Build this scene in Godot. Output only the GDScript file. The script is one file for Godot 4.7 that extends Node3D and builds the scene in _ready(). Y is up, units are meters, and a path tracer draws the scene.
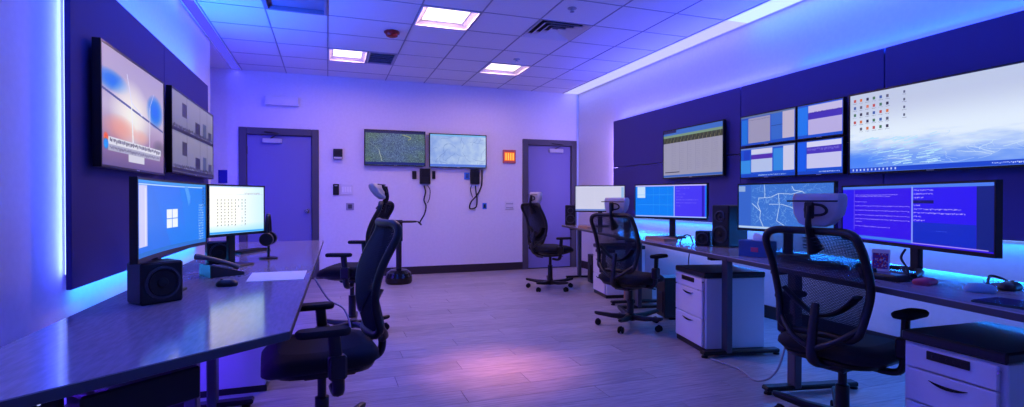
extends Node3D
# A control room: camera at the origin of the floor plan. R = metres to the right (x), D = metres into the room (-z).

const FOCAL := 525.0
const LEFT := -1.30      # left wall
const RIGHT := 4.19      # right wall
const BACK := 8.40       # back wall
const CEIL := 3.05
const DESK_L := 0.72     # height of the left desks
const DESK_R := 0.805    # height of the right desks

var cam: Camera3D
var used := {}
var M := {}
var rng := RandomNumberGenerator.new()

# ---------------------------------------------------------------- naming
func numbered(called: String) -> String:
	var n: int = used.get(called, 0)
	used[called] = n + 1
	return called if n == 0 else "%s_%03d" % [called, n]

func meta(o: Node, label: String, category: String, group := "") -> void:
	if label: o.set_meta("label", label)
	if category: o.set_meta("category", category)
	if group: o.set_meta("group", group)

func thing(called: String, label: String, category: String, at := Vector3.ZERO, turn := 0.0, group := "") -> Node3D:
	var o := Node3D.new()
	o.name = numbered(called)
	add_child(o)
	o.position = at
	o.rotation.y = turn
	meta(o, label, category, group)
	return o

func inst(called: String, mesh: Mesh, mat: Material, parent: Node, at := Vector3.ZERO) -> MeshInstance3D:
	var o := MeshInstance3D.new()
	o.name = called
	o.mesh = mesh
	o.material_override = mat
	o.position = at
	o.cast_shadow = GeometryInstance3D.SHADOW_CASTING_SETTING_ON
	parent.add_child(o, true)
	return o

func part(called: String, st: SurfaceTool, mat: Material, parent: Node, at := Vector3.ZERO) -> MeshInstance3D:
	return inst(called, st.commit(), mat, parent, at)

func single(called: String, st: SurfaceTool, mat: Material, label: String, category: String, at := Vector3.ZERO, turn := 0.0, group := "") -> MeshInstance3D:
	var o := inst(numbered(called), st.commit(), mat, self, at)
	o.rotation.y = turn
	meta(o, label, category, group)
	return o

func struct(called: String, st: SurfaceTool, mat: Material, label := "") -> MeshInstance3D:
	var o := inst(called, st.commit(), mat, self)
	o.set_meta("kind", "structure")
	if label: o.set_meta("label", label)
	return o

# ---------------------------------------------------------------- shapes
func mb() -> SurfaceTool:
	var st := SurfaceTool.new()
	st.begin(Mesh.PRIMITIVE_TRIANGLES)
	return st

func tri(st: SurfaceTool, p: Array, n: Array, uv: Array) -> void:
	var f: Vector3 = (p[1] - p[0]).cross(p[2] - p[0])
	if f.length_squared() < 1e-16: return
	var order := [0, 1, 2]
	if f.dot(n[0] + n[1] + n[2]) > 0.0: order = [0, 2, 1]
	for k in order:
		st.set_normal(n[k]); st.set_uv(uv[k]); st.add_vertex(p[k])

func quad(st: SurfaceTool, a: Vector3, b: Vector3, c: Vector3, d: Vector3, n: Vector3) -> void:
	var u := [Vector2(0, 1), Vector2(1, 1), Vector2(1, 0), Vector2(0, 0)]
	tri(st, [a, b, c], [n, n, n], [u[0], u[1], u[2]])
	tri(st, [a, c, d], [n, n, n], [u[0], u[2], u[3]])

func quads(st: SurfaceTool, p: Array, n: Array, uv: Array) -> void:
	tri(st, [p[0], p[1], p[2]], [n[0], n[1], n[2]], [uv[0], uv[1], uv[2]])
	tri(st, [p[0], p[2], p[3]], [n[0], n[2], n[3]], [uv[0], uv[2], uv[3]])

func box(st: SurfaceTool, lo: Vector3, hi: Vector3, x := Transform3D()) -> void:
	for ax in 3:
		for s in [-1, 1]:
			var n := Vector3.ZERO
			n[ax] = s
			var v := []
			for k in [[0, 0], [1, 0], [1, 1], [0, 1]]:
				var p := Vector3.ZERO
				p[ax] = hi[ax] if s > 0 else lo[ax]
				p[(ax + 1) % 3] = hi[(ax + 1) % 3] if k[0] else lo[(ax + 1) % 3]
				p[(ax + 2) % 3] = hi[(ax + 2) % 3] if k[1] else lo[(ax + 2) % 3]
				v.append(x * p)
			quad(st, v[0], v[1], v[2], v[3], (x.basis * n).normalized())

func cbox(st: SurfaceTool, c: Vector3, size: Vector3, r := 0.004, x := Transform3D()) -> void:
	# a box with chamfered edges
	var h := size / 2.0
	r = minf(r, minf(h.x, minf(h.y, h.z)) * 0.9)
	var i := h - Vector3(r, r, r)
	var y := x * Transform3D(Basis(), c)
	for ax in 3:
		var b := (ax + 1) % 3
		var d := (ax + 2) % 3
		for s in [-1.0, 1.0]:
			var n := Vector3.ZERO
			n[ax] = s
			var v := []
			for k in [[-1, -1], [1, -1], [1, 1], [-1, 1]]:
				var p := Vector3.ZERO
				p[ax] = s * h[ax]; p[b] = k[0] * i[b]; p[d] = k[1] * i[d]
				v.append(y * p)
			quad(st, v[0], v[1], v[2], v[3], (y.basis * n).normalized())
			for s2 in [-1.0, 1.0]:   # edges between face ax and face b, along d
				var e := []
				for k in [[0, -1], [0, 1], [1, 1], [1, -1]]:
					var p := Vector3.ZERO
					p[ax] = s * (h[ax] if k[0] == 0 else i[ax]); p[b] = s2 * (i[b] if k[0] == 0 else h[b]); p[d] = k[1] * i[d]
					e.append(y * p)
				var en := Vector3.ZERO
				en[ax] = s; en[b] = s2
				quad(st, e[0], e[1], e[2], e[3], (y.basis * en).normalized())
	for sx in [-1.0, 1.0]:
		for sy in [-1.0, 1.0]:
			for sz in [-1.0, 1.0]:
				var n := (y.basis * Vector3(sx, sy, sz)).normalized()
				tri(st, [y * Vector3(sx * h.x, sy * i.y, sz * i.z), y * Vector3(sx * i.x, sy * h.y, sz * i.z), y * Vector3(sx * i.x, sy * i.y, sz * h.z)], [n, n, n], [Vector2.ZERO, Vector2.RIGHT, Vector2.DOWN])

func loft(st: SurfaceTool, rings: Array, cap := true, closed := true, x := Transform3D()) -> void:
	# rings: arrays of Vector3 with the same count; smooth normals
	var m: int = rings.size()
	var n: int = rings[0].size()
	var nor := []
	var mid := Vector3.ZERO
	for r in rings:
		for p in r: mid += p
	mid /= float(m * n)
	for i in m:
		var row := []
		for j in n:
			var a: Vector3 = rings[i][(j + 1) % n] - rings[i][(j - 1 + n) % n]
			var b: Vector3 = rings[mini(i + 1, m - 1)][j] - rings[maxi(i - 1, 0)][j]
			var c := a.cross(b)
			var cen := Vector3.ZERO
			for p in rings[i]: cen += p
			cen /= float(n)
			if c.length_squared() < 1e-14: c = rings[i][j] - mid
			if c.dot(rings[i][j] - cen) < 0.0: c = -c
			row.append((x.basis * c).normalized())
		nor.append(row)
	for i in m - 1:
		for j in n:
			if not closed and j == n - 1: continue
			var k := (j + 1) % n
			quads(st, [x * rings[i][j], x * rings[i][k], x * rings[i + 1][k], x * rings[i + 1][j]], [nor[i][j], nor[i][k], nor[i + 1][k], nor[i + 1][j]],
				[Vector2(j / float(n), i / float(m)), Vector2((j + 1) / float(n), i / float(m)), Vector2((j + 1) / float(n), (i + 1) / float(m)), Vector2(j / float(n), (i + 1) / float(m))])
	if cap:
		for e in [0, m - 1]:
			var cen := Vector3.ZERO
			for p in rings[e]: cen += p
			cen /= float(n)
			var nn := Vector3.ZERO
			for j in n: nn += (rings[e][j] - cen).cross(rings[e][(j + 1) % n] - cen)
			var out: Vector3 = cen - mid
			if nn.dot(out) < 0.0: nn = -nn
			nn = (x.basis * nn).normalized()
			for j in n:
				tri(st, [x * cen, x * rings[e][j], x * rings[e][(j + 1) % n]], [nn, nn, nn], [Vector2(.5, .5), Vector2.ZERO, Vector2.RIGHT])

func rrect(w: float, d: float, r: float, y: float, seg := 4, off := Vector3.ZERO) -> Array:
	# rounded rectangle in the xz plane
	var out := []
	r = minf(r, minf(w, d) / 2.0 - 0.0005)
	for q in 4:
		var sx := 1.0 if q in [0, 3] else -1.0
		var sz := 1.0 if q in [0, 1] else -1.0
		for k in seg + 1:
			var a := (q + k / float(seg)) * PI / 2.0
			out.append(Vector3(sx * (w / 2.0 - r) + r * cos(a), y, sz * (d / 2.0 - r) + r * sin(a)) + off)
	return out

func ring(c: Vector3, r: float, n := 16) -> Array:
	var out := []
	for k in n:
		out.append(c + Vector3(cos(TAU * k / n), 0, sin(TAU * k / n)) * r)
	return out

func lathe(st: SurfaceTool, prof: Array, n := 20, x := Transform3D()) -> void:
	# prof: [r, y] pairs; flat shaded along sharp profile by repeated points
	for i in prof.size() - 1:
		var r0: float = prof[i][0]
		var y0: float = prof[i][1]
		var r1: float = prof[i + 1][0]
		var y1: float = prof[i + 1][1]
		var dn := Vector2(y1 - y0, r0 - r1)
		if dn.length() < 1e-9: continue
		dn = dn.normalized()
		for k in n:
			var a0 := TAU * k / n
			var a1 := TAU * (k + 1) / n
			var c0 := Vector3(cos(a0), 0, sin(a0))
			var c1 := Vector3(cos(a1), 0, sin(a1))
			var n0: Vector3 = (x.basis * (c0 * dn.x + Vector3.UP * dn.y)).normalized()
			var n1: Vector3 = (x.basis * (c1 * dn.x + Vector3.UP * dn.y)).normalized()
			var u := [Vector2(k / float(n), 0), Vector2((k + 1) / float(n), 0), Vector2((k + 1) / float(n), 1), Vector2(k / float(n), 1)]
			quads(st, [x * (c0 * r0 + Vector3.UP * y0), x * (c1 * r0 + Vector3.UP * y0), x * (c1 * r1 + Vector3.UP * y1), x * (c0 * r1 + Vector3.UP * y1)], [n0, n1, n1, n0], u)

func tube(st: SurfaceTool, pts: Array, r, sides := 8, closed := false, flat := 1.0) -> void:
	# r: a number, or one for each point; flat squeezes the section along the second axis
	var n: int = pts.size()
	var up := Vector3.UP
	var rings := []
	var prev := Vector3.ZERO
	var u := Vector3.ZERO
	for i in n:
		var a: Vector3 = pts[(i - 1 + n) % n] if closed or i > 0 else pts[i]
		var b: Vector3 = pts[(i + 1) % n] if closed or i < n - 1 else pts[i]
		var t := (b - a).normalized()
		if i == 0:
			u = t.cross(up if absf(t.dot(up)) < 0.9 else Vector3.RIGHT).normalized()
		else:
			u = (u - t * u.dot(t)).normalized()
		var w := t.cross(u)
		var rad: float = r[i] if r is Array else r
		var row := []
		for k in sides:
			var an := TAU * k / sides
			row.append([pts[i] + (u * cos(an) + w * sin(an) * flat) * rad, (u * cos(an) * flat + w * sin(an)).normalized()])
		rings.append(row)
	var last := n if closed else n - 1
	for i in last:
		var p: Array = rings[i]
		var q: Array = rings[(i + 1) % n]
		for k in sides:
			var k2 := (k + 1) % sides
			quads(st, [p[k][0], p[k2][0], q[k2][0], q[k][0]], [p[k][1], p[k2][1], q[k2][1], q[k][1]], [Vector2(0, 0), Vector2(1, 0), Vector2(1, 1), Vector2(0, 1)])
	if not closed:
		for e in [0, n - 1]:
			var nn: Vector3 = (pts[0] - pts[1]).normalized() if e == 0 else (pts[n - 1] - pts[n - 2]).normalized()
			for k in sides:
				tri(st, [pts[e], rings[e][k][0], rings[e][(k + 1) % sides][0]], [nn, nn, nn], [Vector2.ZERO, Vector2.RIGHT, Vector2.DOWN])

func smooth(pts: Array, each := 5, closed := false) -> Array:
	var c := Curve3D.new()
	var n := pts.size()
	var out := []
	for i in (n if closed else n - 1):
		var p0: Vector3 = pts[(i - 1 + n) % n] if closed or i > 0 else pts[0]
		var p1: Vector3 = pts[i]
		var p2: Vector3 = pts[(i + 1) % n]
		var p3: Vector3 = pts[(i + 2) % n] if closed or i + 2 < n else pts[n - 1]
		for k in each:
			var t := k / float(each)
			out.append(0.5 * ((2.0 * p1) + (p2 - p0) * t + (2.0 * p0 - 5.0 * p1 + 4.0 * p2 - p3) * t * t + (3.0 * p1 - p0 - 3.0 * p2 + p3) * t * t * t))
	if not closed: out.append(pts[n - 1])
	return out

func prism(st: SurfaceTool, poly: Array, y0: float, y1: float, x := Transform3D()) -> void:
	# poly: Vector2(x, z) outline in the ground plane, extruded upward
	var pv := PackedVector2Array(poly)
	var idx := Geometry2D.triangulate_polygon(pv)
	var cen := Vector2.ZERO
	for p in poly: cen += p
	cen /= float(poly.size())
	for k in range(0, idx.size(), 3):
		for s in [0, 1]:
			var n: Vector3 = (x.basis * (Vector3.UP if s else Vector3.DOWN)).normalized()
			var v := []
			for e in 3:
				var p: Vector2 = poly[idx[k + e]]
				v.append(x * Vector3(p.x, y1 if s else y0, p.y))
			tri(st, v, [n, n, n], [Vector2.ZERO, Vector2.RIGHT, Vector2.DOWN])
	var m := poly.size()
	var area := 0.0
	for k in m: area += poly[k].cross(poly[(k + 1) % m])
	for k in m:
		var a: Vector2 = poly[k]
		var b: Vector2 = poly[(k + 1) % m]
		var e := (b - a).normalized()
		var n2 := Vector2(e.y, -e.x) * signf(area)
		quad(st, x * Vector3(a.x, y0, a.y), x * Vector3(b.x, y0, b.y), x * Vector3(b.x, y1, b.y), x * Vector3(a.x, y1, a.y), (x.basis * Vector3(n2.x, 0, n2.y)).normalized())

func cyl(st: SurfaceTool, a: Vector3, b: Vector3, r: float, n := 14) -> void:
	tube(st, [a, b], r, n)

# ---------------------------------------------------------------- places
func P(r: float, y: float, d: float) -> Vector3:
	return Vector3(r, y, -d)

func ray(px: float, py: float) -> Vector3:
	return cam.transform.basis * Vector3((px - 512.0) / FOCAL, (203.5 - py) / FOCAL, -1.0)

func at_h(px: float, py: float, h: float) -> Vector3:
	var d := ray(px, py)
	return cam.position + d * ((h - cam.position.y) / d.y)

func at_d(px: float, py: float, dd: float) -> Vector3:
	var d := ray(px, py)
	return cam.position + d * (dd / -d.z)

func at_r(px: float, py: float, rr: float) -> Vector3:
	var d := ray(px, py)
	return cam.position + d * (rr / d.x)

# a place on the right desks: s metres along them, d metres behind their front edge
const DU := Vector2(0.1772, 0.9842)
const TURN_R := -1.7489   # atan2(-.9842, -.1772)
func Q(s: float, d: float, y: float) -> Vector3:
	return P(2.058 + DU.x * s + DU.y * d, y, DU.y * s - DU.x * d)

# ---------------------------------------------------------------- materials
func lin(r: float, g: float, b: float) -> Color:
	return Color(r, g, b).linear_to_srgb()

func plain(c: Color, rough := 0.6, metal := 0.0, spec := 0.5) -> StandardMaterial3D:
	var m := StandardMaterial3D.new()
	m.albedo_color = c
	m.roughness = rough
	m.metallic = metal
	m.metallic_specular = spec
	return m

func noise_tex(freq: float, a: Color, b: Color, size := 256, sd := 1, normal := false, octaves := 4) -> NoiseTexture2D:
	var n := FastNoiseLite.new()
	n.seed = sd
	n.frequency = freq
	n.fractal_octaves = octaves
	var t := NoiseTexture2D.new()
	t.width = size; t.height = size
	t.seamless = true
	t.noise = n
	if normal:
		t.as_normal_map = true
		t.bump_strength = 2.0
	else:
		var g := Gradient.new()
		g.set_color(0, a); g.set_color(1, b)
		t.color_ramp = g
	return t

func glow(c: Color, energy: float) -> StandardMaterial3D:
	var m := StandardMaterial3D.new()
	m.albedo_color = Color(c.r * 0.45, c.g * 0.45, c.b * 0.45)
	m.emission_enabled = true
	m.emission = c
	m.emission_energy_multiplier = energy
	return m

func screen_mat(im: Image, energy: float) -> StandardMaterial3D:
	var m := StandardMaterial3D.new()
	m.albedo_color = Color(0.02, 0.02, 0.025)
	m.roughness = 0.35
	m.emission_enabled = true
	m.emission = Color.BLACK
	m.emission_texture = ImageTexture.create_from_image(im)
	m.emission_energy_multiplier = energy
	m.texture_repeat = false
	return m

func build_materials() -> void:
	var orange_peel := noise_tex(0.05, Color.BLACK, Color.WHITE, 256, 7, true)
	var wall := plain(Color(0.90, 0.895, 0.905), 0.75)
	wall.uv1_triplanar = true; wall.uv1_world_triplanar = true; wall.uv1_scale = Vector3(1.4, 1.4, 1.4)
	wall.albedo_texture = noise_tex(0.05, Color(0.975, 0.975, 0.975), Color(1, 1, 1), 256, 3)
	wall.normal_enabled = true; wall.normal_texture = orange_peel; wall.normal_scale = 0.04
	M.wall = wall
	var tile := plain(Color(0.93, 0.93, 0.935), 0.9)
	tile.uv1_triplanar = true; tile.uv1_world_triplanar = true; tile.uv1_scale = Vector3(3, 3, 3)
	tile.albedo_texture = noise_tex(0.22, Color(0.9, 0.9, 0.9), Color(1, 1, 1), 256, 5)
	tile.heightmap_enabled = false
	M.tile = tile
	M.tee = plain(Color(0.60, 0.60, 0.64), 0.5)
	M.plenum = plain(Color(0.25, 0.25, 0.27), 0.9)
	var planks := []
	for k in 4:
		var p := plain([Color(0.725, 0.69, 0.705), Color(0.685, 0.655, 0.665), Color(0.755, 0.72, 0.73), Color(0.71, 0.675, 0.685)][k], 0.42)
		p.uv1_triplanar = true; p.uv1_world_triplanar = true
		p.uv1_scale = Vector3(0.35, 1.0, 5.0); p.uv1_offset = Vector3(k * 0.37, 0, k * 0.23)
		p.albedo_texture = noise_tex(0.02, Color(0.74, 0.74, 0.74), Color(1, 1, 1), 512, 11 + k, false, 5)
		p.roughness_texture = noise_tex(0.03, Color(0.75, 0.75, 0.75), Color(1, 1, 1), 256, 21 + k)
		planks.append(p)
	M.planks = planks
	M.subfloor = plain(Color(0.2, 0.19, 0.2), 0.9)
	var panel := plain(lin(0.062, 0.048, 0.26), 0.75)
	panel.uv1_triplanar = true; panel.uv1_world_triplanar = true; panel.uv1_scale = Vector3(6, 6, 6)
	panel.albedo_texture = noise_tex(0.3, Color(0.85, 0.85, 0.85), Color(1, 1, 1), 256, 31)
	M.panel = panel
	var desk := plain(Color(0.68, 0.65, 0.70), 0.12, 0.0, 0.72)
	desk.uv1_triplanar = true; desk.uv1_world_triplanar = true; desk.uv1_scale = Vector3(3, 3, 0.5)
	desk.albedo_texture = noise_tex(0.06, Color(0.86, 0.86, 0.86), Color(1, 1, 1), 256, 41)
	M.desk = desk
	M.desk_edge = plain(Color(0.26, 0.26, 0.30), 0.5)
	M.steel = plain(Color(0.36, 0.36, 0.40), 0.4, 0.6)
	M.dark_steel = plain(Color(0.10, 0.10, 0.12), 0.4, 0.4)
	M.black = plain(Color(0.045, 0.045, 0.055), 0.4)
	M.black_gloss = plain(Color(0.03, 0.03, 0.04), 0.12)
	M.black_matte = plain(Color(0.06, 0.06, 0.07), 0.85)
	M.bezel = plain(Color(0.05, 0.05, 0.07), 0.3)
	M.rubber = plain(Color(0.04, 0.04, 0.045), 0.9)
	var fabric := plain(Color(0.10, 0.10, 0.125), 0.95)
	fabric.uv1_triplanar = true; fabric.uv1_scale = Vector3(9, 9, 9)
	fabric.albedo_texture = noise_tex(0.35, Color(0.7, 0.7, 0.7), Color(1, 1, 1), 256, 51)
	fabric.rim_enabled = true; fabric.rim = 0.35
	M.fabric = fabric
	M.strand = plain(Color(0.12, 0.12, 0.15), 0.8)
	M.frame = plain(Color(0.055, 0.055, 0.075), 0.45)
	M.grey_plastic = plain(Color(0.74, 0.74, 0.75), 0.5)
	M.white_plastic = plain(Color(0.86, 0.86, 0.87), 0.4)
	M.white_metal = plain(Color(0.88, 0.87, 0.89), 0.45)
	M.charcoal = plain(Color(0.11, 0.11, 0.14), 0.3)
	M.door = plain(Color(0.48, 0.47, 0.66), 0.5)
	M.door_frame = plain(Color(0.30, 0.29, 0.32), 0.5)
	M.base = plain(Color(0.17, 0.13, 0.15), 0.6)
	M.chrome = plain(Color(0.8, 0.8, 0.82), 0.2, 1.0)
	M.paper = plain(Color(0.93, 0.93, 0.92), 0.8)
	M.red = plain(Color(0.62, 0.08, 0.07), 0.4)
	M.pink = plain(Color(0.78, 0.25, 0.40), 0.5)
	M.tan = plain(Color(0.62, 0.47, 0.40), 0.6)
	M.cyan_plate = plain(Color(0.20, 0.50, 0.85), 0.5)
	M.blue_sign = plain(Color(0.08, 0.10, 0.62), 0.5)
	M.blue_box = plain(Color(0.16, 0.32, 0.55), 0.6)
	M.grille = plain(Color(0.62, 0.62, 0.66), 0.5)
	M.vent_back = plain(Color(0.22, 0.22, 0.25), 0.8)
	M.return_metal = plain(Color(0.50, 0.50, 0.56), 0.5)
	M.dark_hole = plain(Color(0.03, 0.03, 0.04), 0.9)
	M.cone = plain(Color(0.02, 0.02, 0.025), 0.6)
	M.cone_ring = plain(Color(0.22, 0.22, 0.26), 0.35)
	M.cable = plain(Color(0.05, 0.05, 0.06), 0.6)
	M.pale_cable = plain(Color(0.62, 0.62, 0.62), 0.6)

# ---------------------------------------------------------------- light
func area(called: String, at: Vector3, face: Vector3, up: Vector3, size: Vector2, g: String, times: float, parent: Node = self) -> AreaLight3D:
	var l := AreaLight3D.new()
	l.name = called
	l.area_size = size
	l.area_normalize_energy = true
	l.light_color = tint(power(g))
	l.light_energy = strength(power(g)) * times
	l.shadow_enabled = true
	l.area_range = 30.0
	l.area_attenuation = 2.0
	parent.add_child(l, true)
	var z := -face.normalized()
	var x := up.cross(z).normalized()
	l.global_transform = Transform3D(Basis(x, z.cross(x), z), at)
	return l

# colour times energy of each kind of lamp (linear)
var LAMP := {
	"LN": Vector3(0.06, 0.10, 0.85), "LT": Vector3(0.03, 0.38, 4.2), "LB": Vector3(0.0, 0.12, 0.45), "LV": Vector3(0.02, 0.008, 0.95), "LW": Vector3(0.02, 0.005, 0.5),
	"RT1": Vector3(0.0, 0.14, 2.2), "RT2": Vector3(0.10, 0.12, 1.7), "RB": Vector3(0.0, 0.085, 0.42), "RV": Vector3(0.38, 0.24, 1.1),
	"P1": Vector3(0.0, 0.05, 0.36), "P2": Vector3(0.02, 0.02, 0.12), "P3": Vector3(0.0, 0.02, 0.60), "P4": Vector3(0.01, 0.01, 0.1),
	"LU": Vector3(0.10, 0.004, 1.3), "RU": Vector3(0.0, 0.02, 0.12), "DL": Vector3(1.75, 0.98, 1.15), "SP": Vector3(15.0, 5.0, 5.5),
}
func power(g: String) -> Vector3:
	return LAMP[g]
func tint(v: Vector3) -> Color:
	var m := maxf(v.x, maxf(v.y, maxf(v.z, 1e-6)))
	return lin(v.x / m, v.y / m, v.z / m)
func strength(v: Vector3) -> float:
	return maxf(v.x, maxf(v.y, v.z))

func led_strip(label: String, group: String, a: Vector3, b: Vector3, face: Vector3, g: String, wide := 0.03) -> void:
	# a diffuser profile from a to b that shines towards face
	var along := (b - a).normalized()
	var z := face.normalized()
	var x := Transform3D(Basis(along, z.cross(along), z), (a + b) / 2.0)
	var L := (b - a).length()
	var t := thing("led_strip", label, "light strip", (a + b) / 2.0, 0.0, group)
	x.origin = Vector3.ZERO
	var ch := mb()
	cbox(ch, Vector3(0, 0, -0.008), Vector3(L, wide + 0.008, 0.012), 0.002, x)
	part("channel", ch, M.white_metal, t)
	var d := mb()
	cbox(d, Vector3(0, 0, 0.001), Vector3(L - 0.01, wide, 0.006), 0.002, x)
	part("diffuser", d, glow(tint(LAMP[g] / strength(LAMP[g]) + Vector3(0.55, 0.75, 0.9)), 3.0), t)
	area("strip_light", (a + b) / 2.0 + z * 0.012, face, z.cross(along), Vector2(L - 0.02, wide * 0.8), g, L, t)

# ---------------------------------------------------------------- screens
func img(w: int, h: int, c: Color) -> Image:
	var im := Image.create(w, h, false, Image.FORMAT_RGB8)
	im.fill(c)
	return im

func rect(im: Image, x: float, y: float, w: float, h: float, c: Color) -> void:
	# in shares of the picture
	im.fill_rect(Rect2i(int(x * im.get_width()), int(y * im.get_height()), maxi(1, int(w * im.get_width())), maxi(1, int(h * im.get_height()))), c)

func vgrad(im: Image, y0: float, y1: float, a: Color, b: Color) -> void:
	var h := im.get_height()
	for y in range(int(y0 * h), int(y1 * h)):
		im.fill_rect(Rect2i(0, y, im.get_width(), 1), a.lerp(b, (y - y0 * h) / ((y1 - y0) * h)))

func line(im: Image, x0: float, y0: float, x1: float, y1: float, c: Color, wide := 1) -> void:
	var a := Vector2(x0 * im.get_width(), y0 * im.get_height())
	var b := Vector2(x1 * im.get_width(), y1 * im.get_height())
	var n := int(a.distance_to(b)) + 1
	for k in n + 1:
		var p := a.lerp(b, k / float(n))
		im.fill_rect(Rect2i(int(p.x), int(p.y), wide, wide), c)

func scribble(im: Image, x: float, y: float, w: float, h: float, c: Color) -> void:
	# a line of small unreadable print
	var px := int(x * im.get_width())
	var end := int((x + w) * im.get_width())
	var hh := maxi(1, int(h * im.get_height()))
	var yy := int(y * im.get_height())
	while px < end:
		var g := rng.randi_range(1, maxi(2, hh / 2 + 1))
		im.fill_rect(Rect2i(px, yy + rng.randi_range(0, maxi(0, hh / 3)), mini(g, end - px), maxi(1, hh - rng.randi_range(0, hh / 2))), c)
		px += g + rng.randi_range(1, 2)

func blot(im: Image, cx: float, cy: float, rx: float, ry: float, c: Color, amount := 1.0) -> void:
	var w := im.get_width()
	var h := im.get_height()
	for y in range(maxi(0, int((cy - ry) * h)), mini(h, int((cy + ry) * h))):
		for x in range(maxi(0, int((cx - rx) * w)), mini(w, int((cx + rx) * w))):
			var q := Vector2((x / float(w) - cx) / rx, (y / float(h) - cy) / ry).length()
			if q < 1.0:
				im.set_pixel(x, y, im.get_pixel(x, y).lerp(c, amount * (1.0 - q * q)))

func scr_turbine() -> Image:
	var im := img(360, 220, Color(0.8, 0.7, 0.8))
	vgrad(im, 0.0, 0.5, Color(0.70, 0.64, 0.80), Color(0.80, 0.74, 0.84))
	vgrad(im, 0.5, 0.8, Color(0.80, 0.74, 0.84), Color(0.62, 0.48, 0.64))
	vgrad(im, 0.8, 1.0, Color(0.62, 0.48, 0.64), Color(0.42, 0.35, 0.56))
	blot(im, 0.14, 0.27, 0.24, 0.10, Color(0.16, 0.50, 0.95), 1.2)
	blot(im, 0.82, 0.36, 0.17, 0.18, Color(0.12, 0.50, 0.95), 1.3)
	blot(im, 0.42, 0.50, 0.34, 0.34, Color(1, 0.97, 0.93), 1.1)
	blot(im, 0.24, 0.66, 0.26, 0.13, Color(0.98, 0.62, 0.52), 0.75)
	blot(im, 0.56, 0.68, 0.16, 0.08, Color(0.98, 0.68, 0.58), 0.6)
	line(im, 0.0, 0.36, 0.98, 0.535, Color(0.28, 0.32, 0.62), 4)
	line(im, 0.40, 0.36, 0.43, 0.86, Color(1, 1, 1), 6)
	line(im, 0.41, 0.38, 0.34, 0.14, Color(0.92, 0.92, 1), 3)
	line(im, 0.41, 0.38, 0.58, 0.46, Color(0.92, 0.92, 1), 3)
	line(im, 0.72, 0.34, 0.71, 0.78, Color(0.9, 0.88, 0.95), 4)
	line(im, 0.72, 0.34, 0.80, 0.18, Color(0.8, 0.8, 0.95), 2)
	blot(im, 0.90, 0.74, 0.14, 0.10, Color(0.45, 0.42, 0.50), 0.9)
	rect(im, 0.08, 0.755, 0.86, 0.065, Color(0.93, 0.93, 0.96))
	rect(im, 0.08, 0.82, 0.84, 0.055, Color(0.72, 0.72, 0.80))
	scribble(im, 0.10, 0.768, 0.82, 0.04, Color(0.32, 0.30, 0.42))
	scribble(im, 0.10, 0.833, 0.80, 0.03, Color(0.40, 0.38, 0.5))
	rect(im, 0.36, 0.875, 0.26, 0.07, Color(0.88, 0.88, 0.92))
	blot(im, 0.05, 0.76, 0.035, 0.04, Color(0.95, 0.45, 0.35), 2.0)
	blot(im, 0.05, 0.82, 0.035, 0.05, Color(0.15, 0.55, 0.95), 2.0)
	return im

func scr_cameras() -> Image:
	var im := img(360, 180, Color(0.62, 0.62, 0.74))
	for k in 2:
		var y := k * 0.5
		vgrad(im, y + 0.02, y + 0.44, Color(0.70, 0.68, 0.78), Color(0.58, 0.58, 0.72))
		for c in [0.30, 0.62, 0.82]: rect(im, c, y, 0.008, 0.48, Color(0.22, 0.22, 0.32))
		rect(im, 0.20, y + 0.10, 0.10, 0.18, Color(0.25, 0.25, 0.35))
		rect(im, 0.50, y + 0.26, 0.12, 0.16, Color(0.17, 0.18, 0.27))
		rect(im, 0.70, y + 0.22, 0.10, 0.22, Color(0.35, 0.40, 0.55))
		rect(im, 0.86, y + 0.30, 0.10, 0.12, Color(0.28, 0.28, 0.40))
		scribble(im, 0.02, y + 0.40, 0.96, 0.06, Color(0.16, 0.16, 0.24))
		rect(im, 0.0, y + 0.455, 1.0, 0.045, Color(0.14, 0.14, 0.22))
	return im

func scr_desktop() -> Image:
	var im := img(420, 180, Color(0.06, 0.47, 0.93))
	for y in 180:
		for x in 420:
			var u := x / 420.0
			var v := y / 180.0
			var c := Color(0.02, 0.50, 0.96)
			if u < 0.62 - v * 0.0 and u < 0.22 + v * 0.30: c = Color(0.14, 0.46, 0.93)
			if u > 0.22 + v * 0.30 and u < 0.62 + v * 0.12: c = c.lerp(Color(0.26, 0.44, 0.97), 0.6 * (1.0 - v))
			im.set_pixel(x, y, c)
	rect(im, 0, 0, 1, 0.035, Color(0.25, 0.62, 0.95))
	rect(im, 0.02, 0.045, 0.94, 0.02, Color(0.75, 0.88, 1))
	rect(im, 0.02, 0.07, 0.13, 0.80, Color(0.82, 0.82, 0.97))
	rect(im, 0.11, 0.10, 0.02, 0.76, Color(0.90, 0.90, 1))
	for k in 16: line(im, 0.70 + k * 0.003, 0.05, 0.76 + k * 0.0015, 0.36 - k * 0.010, Color(0.35, 0.66, 1))
	for k in 4: rect(im, 0.44 + (k % 2) * 0.083, 0.40 + (k / 2) * 0.145, 0.078, 0.135, Color(0.96, 0.98, 1))
	for k in 14: scribble(im, 0.90, 0.34 + k * 0.045, 0.07, 0.025, Color(0.75, 0.88, 1))
	for k in 12: scribble(im, 0.95, 0.05 + k * 0.028, 0.04, 0.018, Color(0.10, 0.22, 0.55))
	rect(im, 0, 0.94, 1, 0.06, Color(0.10, 0.45, 0.82))
	return im

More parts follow.
